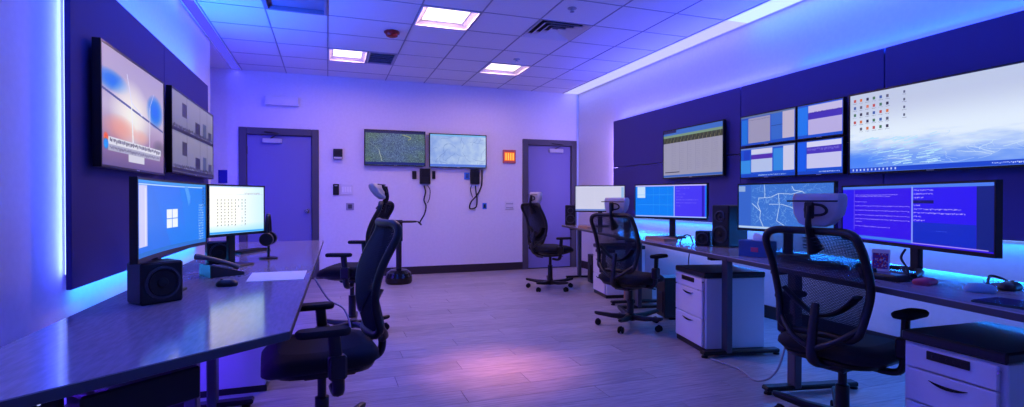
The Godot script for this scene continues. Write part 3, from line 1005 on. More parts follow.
func build_shell() -> void:
	var st := mb()
	box(st, P(-3.3, -0.12, BACK + 0.3), P(RIGHT + 0.3, -0.012, -1.9))
	var fl := struct("floor", st, M.subfloor, "grey wood-look plank floor")
	var lengths := [1.30, 1.295]
	var pm := []
	for k in 2:
		var s := mb()
		cbox(s, Vector3(0, -0.006, 0), Vector3(1.30 - 0.0022, 0.012, 0.20 - 0.0022), 0.0012)
		pm.append(s.commit())
	rng.seed = 3
	for row in 49:
		var d := BACK - 0.1 - row * 0.20
		var x0 := LEFT - fmod(row * 0.47, 1.30)
		while x0 < RIGHT:
			var a := maxf(x0, LEFT)
			var b := minf(x0 + 1.30, RIGHT)
			if b - a > 0.03:
				var m: Mesh = pm[0]
				if b - a < 1.29:
					var s := mb()
					cbox(s, Vector3(0, -0.006, 0), Vector3(b - a - 0.0022, 0.012, 0.1978), 0.0012)
					m = s.commit()
				inst("plank", m, M.planks[rng.randi() % 4], fl, P((a + b) / 2, 0, d))
			x0 += 1.30
	# walls
	var w := mb()
	var dl := [-1.207, -0.13, 2.235]
	var dr := [3.13, 4.145, 2.225]
	box(w, P(-3.2, -0.02, BACK + 0.14), P(dl[0], CEIL + 0.1, BACK))
	box(w, P(dl[0], dl[2], BACK + 0.14), P(dl[1], CEIL + 0.1, BACK))
	box(w, P(dl[1], -0.02, BACK + 0.14), P(dr[0], CEIL + 0.1, BACK))
	box(w, P(dr[0], dr[2], BACK + 0.14), P(dr[1], CEIL + 0.1, BACK))
	box(w, P(dr[1], -0.02, BACK + 0.14), P(RIGHT + 0.15, CEIL + 0.1, BACK))
	struct("wall_back", w, M.wall, "pale painted back wall with two doors")
	w = mb()
	box(w, P(RIGHT, -0.02, BACK), P(RIGHT + 0.15, CEIL + 0.1, -1.6))
	struct("wall_right", w, M.wall, "pale painted wall behind the right row of desks")
	w = mb()
	box(w, P(LEFT - 0.15, -0.02, 6.98), P(LEFT, CEIL + 0.1, -1.6))
	struct("wall_left", w, M.wall, "pale painted wall beside the left desks, ending before the back wall")
	w = mb()
	box(w, P(LEFT - 0.15, -0.02, -1.5), P(RIGHT + 0.15, CEIL + 0.1, -1.65))
	struct("wall_front", w, M.wall)
	w = mb()
	box(w, P(-3.2, -0.02, BACK), P(-3.05, CEIL + 0.1, 6.83))
	box(w, P(-3.05, -0.02, 6.98), P(LEFT - 0.15, CEIL + 0.1, 6.83))
	struct("wall_alcove", w, M.wall)
	# ceiling: dark plenum slab, lay-in tiles and tee bars
	st = mb()
	box(st, P(-3.3, CEIL + 0.06, BACK + 0.3), P(RIGHT + 0.3, CEIL + 0.2, -1.9))
	var ce := struct("ceiling", st, M.plenum, "suspended ceiling of square lay-in tiles")
	var xs := [LEFT] + COLS + [RIGHT]
	var ds := [BACK]
	var dd := ROW0
	while dd > -1.5:
		ds.append(dd)
		dd -= ROW
	ds.append(-1.5)
	var cache := {}
	for j in ds.size() - 1:
		for i in xs.size() - 1:
			var a: float = xs[i]
			var b: float = xs[i + 1]
			var d1: float = ds[j]
			var d0: float = ds[j + 1]
			if skip_tile(i, d0): continue
			if i == xs.size() - 2 or i == 0: continue     # the perimeter light slots
			var key := "%.3f %.3f" % [b - a, d1 - d0]
			if not cache.has(key):
				var s := mb()
				cbox(s, Vector3(0, 0.009, 0), Vector3(b - a - 0.014, 0.018, d1 - d0 - 0.014), 0.003)
				cache[key] = s.commit()
			inst("tile", cache[key], M.tile, ce, P((a + b) / 2, CEIL + 0.002, (d0 + d1) / 2))
	# the lower ceiling over the side passage
	st = mb()
	box(st, P(-3.2, CEIL, BACK), P(LEFT, CEIL + 0.06, 6.9))
	part("passage_board", st, M.tile, ce)
	for x in [LEFT + 0.006] + COLS:
		var s := mb()
		cbox(s, Vector3.ZERO, Vector3(0.013, 0.012, BACK + 1.5), 0.002)
		part("tee_bar", s, M.tee, ce, P(x, CEIL + 0.004, (BACK - 1.5) / 2))
	for j in range(1, ds.size() - 1):
		var s := mb()
		cbox(s, Vector3.ZERO, Vector3(3.88 + 1.16, 0.012, 0.011), 0.002)
		part("cross_tee", s, M.tee, ce, P((3.88 - 1.16) / 2, CEIL + 0.005, ds[j]))
	# skirting
	st = mb()
	box(st, P(-0.13, 0, BACK), P(3.13, 0.125, BACK - 0.014))
	struct("baseboard_back", st, M.base, "dark vinyl skirting along the back wall")
	st = mb()
	box(st, P(RIGHT - 0.014, 0, 8.38), P(RIGHT, 0.125, -1.5))
	struct("baseboard_right", st, M.base)
	st = mb()
	box(st, P(LEFT, 0, 6.98), P(LEFT + 0.014, 0.125, -1.5))
	struct("baseboard_left", st, M.base)
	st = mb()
	cbox(st, P(RIGHT - 0.022, 1.12 + CEIL / 2 - 1.12, BACK - 0.008), Vector3(0.036, CEIL - 0.02, 0.014), 0.003)  # thin strip whose pale blue colour stands for LED glow along the corner
	struct("glow_trim_1", st, plain(Color(0.72, 0.80, 0.90), 0.3), "pale strip painted as a line of LED glow in the corner")

func skip_tile(i: int, d0: float) -> bool:
	# i counts columns from the left wall; cells that hold a light or a grille
	var near := func(v: float) -> bool: return absf(d0 - v) < 0.05
	if i == 3 and near.call(6.82): return true      # light + slot grille
	if i == 4 and (near.call(5.02) or near.call(3.22)): return true
	if i == 6 and (near.call(6.82) or near.call(5.02)): return true
	if i == 2 and near.call(5.02): return true
	return false

func build_door(called: String, label: String, x0: float, x1: float, top: float, knob_right: bool, closer_x: float) -> void:
	var d := Node3D.new()
	d.name = called
	add_child(d)
	d.position = P((x0 + x1) / 2, 0, BACK)
	d.set_meta("kind", "structure")
	d.set_meta("label", label)
	var w := x1 - x0
	var f := mb()
	for s in [-1.0, 1.0]: cbox(f, Vector3(s * (w / 2 - 0.05), top / 2, -0.04), Vector3(0.10, top, 0.13), 0.006)
	cbox(f, Vector3(0, top - 0.05, -0.04), Vector3(w - 0.2, 0.10, 0.13), 0.006)
	part("door_frame", f, M.door_frame, d)
	var l := mb()
	cbox(l, Vector3(0, (top - 0.10) / 2 + 0.004, -0.045), Vector3(w - 0.206, top - 0.114, 0.045), 0.003)
	var leaf := part("door_leaf", l, M.door, d)
	var k := mb()
	var kx := (w / 2 - 0.17) * (1.0 if knob_right else -1.0)
	lathe(k, [[0.0, 0.07], [0.02, 0.068], [0.03, 0.055], [0.03, 0.045], [0.014, 0.035], [0.014, 0.012], [0.036, 0.010], [0.036, 0.0]], 16, Transform3D(Basis(Vector3.RIGHT, PI / 2), Vector3(kx, 1.02, -0.022)))
	part("door_knob", k, M.chrome, leaf)
	for y in [0.25, 1.05, 1.85]:
		var hs := mb()
		var hx := -signf(kx) * (w / 2 - 0.103)
		cyl(hs, Vector3(hx, y, -0.018), Vector3(hx, y + 0.11, -0.018), 0.008, 8)
		part("hinge", hs, M.steel, leaf)
	var c := mb()
	cbox(c, Vector3(closer_x, top - 0.185, 0.0), Vector3(0.26, 0.065, 0.05), 0.006)
	var cl := part("closer_body", c, M.grey_plastic, d)
	c = mb()
	tube(c, [Vector3(closer_x - 0.02, top - 0.15, 0.01), Vector3(closer_x + 0.10, top - 0.085, 0.09), Vector3(closer_x - 0.10, top - 0.06, 0.03)], 0.010, 6)
	part("closer_arm", c, M.black, cl)

func ceiling_light(label: String, x0: float, x1: float, d0: float, d1: float, share := 1.0, spot := false) -> void:
	var w := x1 - x0
	var d := d1 - d0
	var t := thing("ceiling_light", label, "ceiling light", P((x0 + x1) / 2, CEIL, (d0 + d1) / 2), 0.0, "recessed square ceiling lights")
	var f := mb()      # tray: sloped white reflector round a lens
	var o := [Vector3(-w / 2, 0, -d / 2), Vector3(w / 2, 0, -d / 2), Vector3(w / 2, 0, d / 2), Vector3(-w / 2, 0, d / 2)]
	var i := []
	for p in o: i.append(Vector3(p.x * 0.74, 0.04, p.z * 0.74))
	for k in 4:
		var a: Vector3 = o[k]
		var b: Vector3 = o[(k + 1) % 4]
		var nn: Vector3 = -((a + b).normalized()) * 0.4 + Vector3.DOWN
		quad(f, a, b, i[(k + 1) % 4], i[k], nn.normalized())
	part("reflector", f, M.white_metal, t)
	f = mb()
	for s in [-1.0, 1.0]:
		cbox(f, Vector3(s * (w / 2 - 0.008), -0.001, 0), Vector3(0.016, 0.012, d), 0.003)
		cbox(f, Vector3(0, -0.001, s * (d / 2 - 0.008)), Vector3(w, 0.012, 0.016), 0.003)
	part("frame", f, M.white_plastic, t)
	f = mb()
	cbox(f, Vector3(0, 0.044, 0), Vector3(w * 0.74, 0.012, d * 0.74), 0.002)
	part("lens", f, glow(lin(1.0, 0.80, 0.66), 2.6), t)
	if spot:
		var l := SpotLight3D.new()
		l.name = "lamp"
		l.light_color = tint(power("SP"))
		l.light_energy = strength(power("SP"))
		l.spot_angle = 15.0
		l.spot_angle_attenuation = 1.0
		l.light_size = 0.2
		l.spot_range = 20.0
		l.shadow_enabled = true
		t.add_child(l)
		l.position = Vector3(0, 0.03, 0)
		l.rotation = Vector3(-PI / 2, 0, 0)
	else:
		area("lamp", P((x0 + x1) / 2, CEIL + 0.034, (d0 + d1) / 2), Vector3.DOWN, Vector3.FORWARD, Vector2(w * 0.72, d * 0.72), "DL", share, t)

func build_ceiling_things() -> void:
	ceiling_light("lit square ceiling light next to a slot grille", 0.008, 0.48, 6.83, 7.41, 0.6)
	ceiling_light("lit square ceiling light with wide glowing reflector, past the red alarm", 0.86, 1.44, 5.03, 5.61, 1.6)
	ceiling_light("lit square ceiling light between the square diffuser and the back wall", 2.08, 2.67, 6.83, 7.41, 0.8)
	ceiling_light("warm square ceiling light over the open floor", 0.86, 1.44, 3.23, 3.81, 1.0, true)
	# grille beside the first light
	var t := thing("slot_grille", "dark slotted air grille beside a lit ceiling light", "vent", P(0.665, CEIL, 7.12))
	var s := mb()
	box(s, Vector3(-0.17, 0.02, -0.28), Vector3(0.17, 0.03, 0.28))
	part("back_plate", s, M.vent_back, t)
	s = mb()
	for q in [-1.0, 1.0]:
		cbox(s, Vector3(q * 0.165, 0.004, 0), Vector3(0.03, 0.016, 0.58), 0.003)
		cbox(s, Vector3(0, 0.004, q * 0.28), Vector3(0.36, 0.016, 0.03), 0.003)
	part("frame", s, M.grille, t)
	for k in 6:
		s = mb()
		cbox(s, Vector3.ZERO, Vector3(0.31, 0.004, 0.05), 0.001, Transform3D(Basis(Vector3.RIGHT, 0.6), Vector3(0, 0.008, -0.22 + k * 0.088)))
		part("blade", s, M.grille, t)
	# square diffuser
	t = thing("square_diffuser", "square stepped air diffuser in the ceiling", "vent", P(2.375, CEIL, 5.32))
	s = mb()
	box(s, Vector3(-0.29, 0.045, -0.29), Vector3(0.29, 0.055, 0.29))
	part("back_plate", s, M.vent_back, t)
	for k in 4:
		s = mb()
		var r0 := 0.295 - k * 0.068
		var r1 := r0 - 0.056
		for q in 4:
			var x := Transform3D(Basis(Vector3.UP, q * PI / 2), Vector3.ZERO)
			var y0 := -0.004
			var y1 := 0.03
			quad(s, x * Vector3(-r0, y0, r0), x * Vector3(r0, y0, r0), x * Vector3(r1, y1, r1), x * Vector3(-r1, y1, r1), x.basis * Vector3(0, -1, -0.6).normalized())
			quad(s, x * Vector3(-r0, y0 + 0.004, r0), x * Vector3(r0, y0 + 0.004, r0), x * Vector3(r1, y1 + 0.004, r1), x * Vector3(-r1, y1 + 0.004, r1), x.basis * Vector3(0, 1, 0.6).normalized())
		part("louvre_ring", s, M.white_metal, t)
	# unlit panel
	t = thing("recessed_panel", "unlit recessed panel set into the ceiling", "ceiling light", P(-0.2875, CEIL, 5.32))
	s = mb()
	box(s, Vector3(-0.27, 0.03, -0.28), Vector3(0.27, 0.04, 0.28))
	part("lens", s, M.return_metal, t)
	s = mb()
	for q in [-1.0, 1.0]:
		cbox(s, Vector3(q * 0.268, 0.010, 0), Vector3(0.03, 0.04, 0.58), 0.003)
		cbox(s, Vector3(0, 0.010, q * 0.28), Vector3(0.504, 0.04, 0.03), 0.003)
	part("frame", s, M.return_metal, t)
	# alarm
	t = thing("fire_alarm", "red fire alarm sounder under the ceiling", "alarm", P(0.67, CEIL, 5.93))
	s = mb()
	lathe(s, [[0.0, 0.0], [0.085, 0.0], [0.085, -0.022], [0.075, -0.03], [0.0, -0.03]], 8)
	part("base_plate", s, M.red, t)
	s = mb()
	lathe(s, [[0.07, -0.03], [0.062, -0.052], [0.035, -0.064], [0.0, -0.066]], 12)
	part("sounder", s, M.red, t)
	for p in [[2.24, 4.63, "small round sprinkler head beside the square stepped diffuser"], [2.36, 6.55, "small round sprinkler head beside the lit light by the back wall"]]:
		t = thing("sprinkler", p[2], "sprinkler", P(p[0], CEIL, p[1]), 0.0, "ceiling sprinklers")
		s = mb()
		lathe(s, [[0.0, 0.001], [0.045, 0.001], [0.045, -0.005], [0.02, -0.008], [0.012, -0.03], [0.0, -0.03]], 14)
		part("escutcheon", s, M.grille, t)
		s = mb()
		lathe(s, [[0.022, -0.032], [0.022, -0.035], [0.0, -0.035], [0.0, -0.032]], 10)
		part("deflector", s, M.chrome, t)

func perimeter_light(label: String, x0: float, x1: float, d0: float, d1: float, c: Color, energy: float, g: String) -> void:
	var t := thing("perimeter_light", label, "ceiling light", P((x0 + x1) / 2, CEIL, (d0 + d1) / 2), 0.0, "recessed perimeter light slots")
	var w := x1 - x0 - 0.02
	var l := d1 - d0 - 0.004
	var s := mb()
	cbox(s, Vector3(0, 0.008, 0), Vector3(w, 0.010, l), 0.002)
	part("diffuser", s, glow(lin(c.r, c.g, c.b), energy), t)
	s = mb()
	cbox(s, Vector3(-w / 2, 0.004, 0), Vector3(0.012, 0.014, l), 0.002)
	cbox(s, Vector3(w / 2, 0.004, 0), Vector3(0.012, 0.014, l), 0.002)
	part("frame", s, M.white_metal, t)
	area("lamp", P((x0 + x1) / 2, CEIL - 0.012, (d0 + d1) / 2), Vector3.DOWN, Vector3.FORWARD, Vector2(w * 0.5, l * 0.98), g, l, t)

# ---------------------------------------------------------------- furniture
func pedestal(label: String, c: Vector3, turn: float, w: float, d: float, h: float, rows: int) -> Node3D:
	# c: front middle on the floor; the front faces +z
	var t := thing("drawer_pedestal", label, "cabinet", c, turn, "white drawer pedestals under the desks")
	var s := mb()
	cbox(s, Vector3(0, 0.04 + (h - 0.085) / 2, -d / 2 - 0.006), Vector3(w, h - 0.085, d - 0.012), 0.004)
	part("body", s, M.white_metal, t)
	s = mb()
	cbox(s, Vector3(0, 0.02, -d / 2), Vector3(w - 0.006, 0.04, d - 0.01), 0.004)
	part("plinth", s, M.charcoal, t)
	s = mb()
	cbox(s, Vector3(0, h - 0.022, -d / 2), Vector3(w + 0.012, 0.044, d + 0.012), 0.008)
	part("top", s, M.charcoal, t)
	var y := h - 0.05
	var hs := [0.095] if rows == 3 else [0.10]
	for k in rows - 1: hs.append((h - 0.05 - 0.05 - hs[0]) / (rows - 1))
	for k in rows:
		var hh: float = hs[k]
		s = mb()
		cbox(s, Vector3(0, y - hh / 2, 0.004), Vector3(w - 0.04, hh - 0.006, 0.02), 0.004)
		var dr := part("drawer", s, M.white_metal, t)
		s = mb()
		if k == 0:
			cbox(s, Vector3(0.0, y - hh / 2 + 0.02, 0.016), Vector3(w * 0.42, 0.035, 0.008), 0.002)
			for q in 5: cbox(s, Vector3(-w * 0.14 + q * w * 0.07, y - hh / 2 + 0.02, 0.0205), Vector3(0.008, 0.012, 0.003), 0.001)
			part("label_plate", s, M.black, dr)
		else:
			var arc := []
			for q in 9:
				var u := -1.0 + q / 4.0
				arc.append(Vector3(u * w * 0.19, y - 0.035 - 0.012 * (1 - u * u), 0.015))
			tube(s, arc, [0.002, 0.006, 0.010, 0.012, 0.013, 0.012, 0.010, 0.006, 0.002], 8, false, 0.5)
			part("recessed_pull", s, M.dark_hole, dr)
		y -= hh
	s = mb()
	cyl(s, Vector3(w / 2 - 0.022, h - 0.075, 0.0), Vector3(w / 2 - 0.022, h - 0.075, 0.012), 0.008, 10)
	part("lock", s, M.chrome, t)
	return t

func desk_leg(t: Node3D, x: float, h: float, d: float) -> void:
	# a C-shaped lifting leg: foot, column and top rail
	var s := mb()
	cbox(s, Vector3(x, h / 2, -d * 0.30), Vector3(0.075, h - 0.06, 0.05), 0.006)
	var leg := part("leg", s, M.steel, t)
	s = mb()
	cbox(s, Vector3(x, 0.035, -d * 0.45), Vector3(0.07, 0.03, d * 0.85), 0.008)
	for z in [-0.04, -d * 0.86]: lathe(s, [[0.0, 0.0], [0.024, 0.0], [0.024, 0.012], [0.01, 0.022], [0.0, 0.022]], 10, Transform3D(Basis(), Vector3(x, 0, z)))
	part("foot", s, M.dark_steel, leg)
	s = mb()
	cbox(s, Vector3(x, h - 0.02, -d / 2), Vector3(0.06, 0.035, d * 0.8), 0.004)
	part("rail", s, M.dark_steel, leg)

func right_desk(label: String, s0: float, s1: float, legs: Array) -> void:
	var L := s1 - s0
	var t := thing("office_desk", label, "desk", Q((s0 + s1) / 2, 0, 0), TURN_R, "sit-stand desks along the right wall")
	var s := mb()
	cbox(s, Vector3(0, DESK_R - 0.0155, -0.38), Vector3(L, 0.031, 0.76), 0.003)
	part("desktop", s, M.desk, t)
	s = mb()
	cbox(s, Vector3(0, DESK_R - 0.017, 0.0015), Vector3(L, 0.027, 0.004), 0.001)
	part("edge_band", s, M.desk_edge, t)
	for x in legs: desk_leg(t, x, DESK_R - 0.031, 0.74)
	s = mb()
	cbox(s, Vector3(0, DESK_R - 0.075, -0.45), Vector3(absf(legs[0] - legs[-1]), 0.05, 0.03), 0.004)
	part("crossbar", s, M.dark_steel, t)
	s = mb()
	cbox(s, Vector3(0, DESK_R - 0.10, -0.60), Vector3(L * 0.7, 0.06, 0.10), 0.006)
	part("cable_tray", s, M.dark_steel, t)

func left_desk(label: String, poly: Array, legs: Array, beam: Array) -> void:
	var c := Vector2.ZERO
	for p in poly: c += p
	c /= float(poly.size())
	var t := thing("office_desk", label, "desk", P(c.x, 0, c.y), 0.0, "sit-stand desks along the left wall")
	var out := []
	for p in poly: out.append(Vector2(p.x - c.x, -(p.y - c.y)))
	var s := mb()
	prism(s, out, DESK_L - 0.033, DESK_L)
	part("desktop", s, M.desk, t)
	s = mb()
	for k in out.size():
		var a: Vector2 = out[k]
		var b: Vector2 = out[(k + 1) % out.size()]
		var e := b - a
		var m := (a + b) / 2.0
		cbox(s, Vector3.ZERO, Vector3(e.length(), 0.029, 0.004), 0.001, Transform3D(Basis(Vector3.UP, -e.angle()), Vector3(m.x, DESK_L - 0.018, m.y)))
	part("edge_band", s, M.desk_edge, t)
	for l in legs:
		s = mb()
		cbox(s, Vector3(l.x - c.x, (DESK_L - 0.033) / 2, -(l.y - c.y)), Vector3(0.05, DESK_L - 0.04, 0.08), 0.006)
		var leg := part("leg", s, M.steel, t)
		s = mb()
		cbox(s, Vector3(l.x - c.x, 0.035, -(l.y - c.y)), Vector3(0.42, 0.03, 0.07), 0.008)
		for q in [-0.17, 0.17]: lathe(s, [[0.0, 0.0], [0.024, 0.0], [0.024, 0.012], [0.01, 0.022], [0.0, 0.022]], 10, Transform3D(Basis(), Vector3(l.x - c.x + q, 0, -(l.y - c.y))))
		part("foot", s, M.dark_steel, leg)
	s = mb()
	cbox(s, Vector3(beam[0] - c.x, DESK_L - 0.075, -((beam[1] + beam[2]) / 2 - c.y)), Vector3(0.06, 0.06, beam[2] - beam[1]), 0.004)
	part("crossbar", s, M.dark_steel, t)

func build_chairs() -> void:
	chair_shapes()
	chair("black mesh office chair without headrest at the slanted left desk", Vector2(-0.03, 2.60), -96.0, 0.01, false, Vector2(0.645, 0.645), 0.5)
	chair("black mesh office chair with pale headrest at the far left desk", Vector2(0.20, 4.88), -70.0, 0.09, true, Vector2(0.73, 0.79), 0.2, 0.0, 0.05, -0.5)
	chair("black mesh office chair with headrest near the far right door", Vector2(2.80, 6.45), 80.0, 0.06, true, Vector2(0.69, 0.69), 0.15)
	chair("black mesh office chair between the two far white pedestals", Vector2(2.69, 4.30), 66.0, -0.02, true, Vector2(0.68, 0.68), 0.0)
	chair("black mesh office chair before the wide violet monitor, back to the room", Vector2(2.495, 1.98), 79.0, -0.03, true, Vector2(0.66, 0.66), 0.9, 0.0, 0.025)

func build_desks() -> void:
	left_desk("grey desk with slanted end against the left wall, dark speaker on it", [Vector2(-0.10, 3.80), Vector2(-0.134, 2.07), Vector2(-1.0, 1.364), Vector2(-1.0, 3.80)], [Vector2(-0.58, 2.70), Vector2(-0.62, 3.36)], [-0.70, 2.2, 3.35])
	left_desk("grey desk along the left wall under the white monitor", [Vector2(-0.055, 6.50), Vector2(-0.098, 3.815), Vector2(-1.0, 3.815), Vector2(-1.0, 6.50)], [Vector2(-0.55, 4.15), Vector2(-0.55, 6.2)], [-0.60, 4.1, 6.25])
	right_desk("grey desk carrying the widest violet monitor", 0.35, 2.95, [1.0, -0.92])
	right_desk("grey desk with the tall black speaker and a map monitor", 2.955, 5.12, [0.72, -0.98])
	right_desk("grey desk at the far end near the right door", 5.125, 7.45, [0.98, -0.98])
	var q := func(a: Vector3, b: Vector3, label: String, d: float, rows: int):
		var u := Vector2(b.x - a.x, b.z - a.z)
		pedestal(label, Vector3((a.x + b.x) / 2, 0, (a.z + b.z) / 2), -u.angle(), u.length(), d, 0.63, rows)
	pedestal("white drawer pedestal under the left desks with a plain side", P(-0.36, 0, 3.74), PI / 2, 0.30, 0.42, 0.60, 3)
	q.call(P(2.375, 0, 1.60), P(2.36, 0, 1.22), "white three-drawer pedestal under the desk with the widest monitor", 0.52, 4)
	q.call(P(2.83, 0, 3.80), P(2.735, 0, 3.32), "white drawer pedestal beside a grey desk leg, ring of keys in its lock", 0.50, 3)
	q.call(P(3.22, 0, 6.02), P(3.15, 0, 5.58), "white drawer pedestal behind the middle chair under the far desk", 0.50, 3)

func bookshelf_speaker(label: String, c: Vector3, turn: float, w: float, d: float, h: float, one := false) -> void:
	var t := thing("desk_speaker", label, "speaker", c, turn)
	var s := mb()
	cbox(s, Vector3(0, h / 2, -d / 2), Vector3(w, h, d), 0.008)
	part("cabinet", s, M.black, t)
	var x := Basis(Vector3.RIGHT, PI / 2)
	var list := [[h * 0.5, minf(w, h) * 0.40]] if one else [[h * 0.30, w * 0.40], [h * 0.73, w * 0.26]]
	for q in list:
		var r: float = q[1]
		s = mb()
		lathe(s, [[r * 1.06, 0.0], [r * 1.06, 0.008], [r * 0.92, 0.010], [r * 0.88, 0.004]], 24, Transform3D(x, Vector3(0, q[0], 0)))
		var ringp := part("driver_ring", s, M.cone_ring, t)
		s = mb()
		lathe(s, [[r * 0.9, 0.004], [r * 0.82, 0.008], [r * 0.74, 0.003], [r * 0.34, 0.0008], [r * 0.28, 0.007], [0.0, 0.012]], 24, Transform3D(x, Vector3(0, q[0], 0)))
		part("cone", s, M.cone, ringp)

func keyboard(label: String, c: Vector3, turn: float, w := 0.42, mat: Material = null, keys: Material = null) -> void:
	var t := thing("keyboard", label, "keyboard", c, turn)
	var s := mb()
	loft(s, [rrect(w, 0.14, 0.01, 0.0, 2), rrect(w, 0.14, 0.01, 0.012, 2), rrect(w - 0.006, 0.134, 0.01, 0.016, 2)])
	part("case", s, mat if mat else M.black, t)
	s = mb()
	for r in 5:
		for k in 15:
			cbox(s, Vector3(-w / 2 + 0.02 + (k + 0.0) * (w - 0.04) / 14.0, 0.0195, -0.052 + r * 0.026), Vector3((w - 0.04) / 14.0 - 0.004, 0.008, 0.021), 0.002)
	var kp := part("keys", s, keys if keys else M.black_matte, t)
	kp.set_meta("kind", "stuff")

func mouse(label: String, c: Vector3, turn: float, mat: Material) -> void:
	var t := thing("computer_mouse", label, "mouse", c, turn)
	var s := mb()
	var rings := []
	for k in [[0.056, 0.105, 0.0], [0.066, 0.115, 0.008], [0.064, 0.112, 0.018], [0.052, 0.09, 0.03], [0.03, 0.055, 0.036]]:
		rings.append(rrect(k[0], k[1], k[0] * 0.48, k[2], 4))
	loft(s, rings)
	part("shell", s, mat, t)
	s = mb()
	lathe(s, [[0.0, -0.004], [0.009, -0.004], [0.009, 0.004], [0.0, 0.004]], 10, Transform3D(Basis(Vector3.FORWARD, PI / 2), Vector3(0, 0.031, -0.026)))
	part("wheel", s, M.rubber, t)

func cable(label: String, pts: Array, r := 0.004, mat: Material = null, group := "") -> void:
	var s := mb()
	var c: Vector3 = pts[0]
	var rel := []
	for p in pts: rel.append(p - c)
	tube(s, smooth(rel, 6), r, 6)
	single("cable", s, mat if mat else M.cable, label, "cable", c, 0.0, group)

func plate(called: String, label: String, category: String, px0: float, py0: float, px1: float, py1: float, mat: Material, deep := 0.012, details := []) -> Node3D:
	# something fixed flat to the back wall, from its corners in the photograph
	var a := at_d(px0, py0, BACK)
	var b := at_d(px1, py1, BACK)
	var w := absf(b.x - a.x)
	var h := absf(b.y - a.y)
	var t := thing(called, label, category, Vector3((a.x + b.x) / 2, minf(a.y, b.y), -BACK))
	var s := mb()
	cbox(s, Vector3(0, h / 2, deep / 2), Vector3(w, h, deep), minf(0.006, deep * 0.4))
	part("body", s, mat, t)
	for e in details:       # [name, x, y, w, h] in shares, proud by 4 mm
		s = mb()
		cbox(s, Vector3((e[1] - 0.5) * w, e[2] * h, deep), Vector3(e[3] * w, e[4] * h, 0.008), 0.002)
		part(e[0], s, e[5], t)
	return t

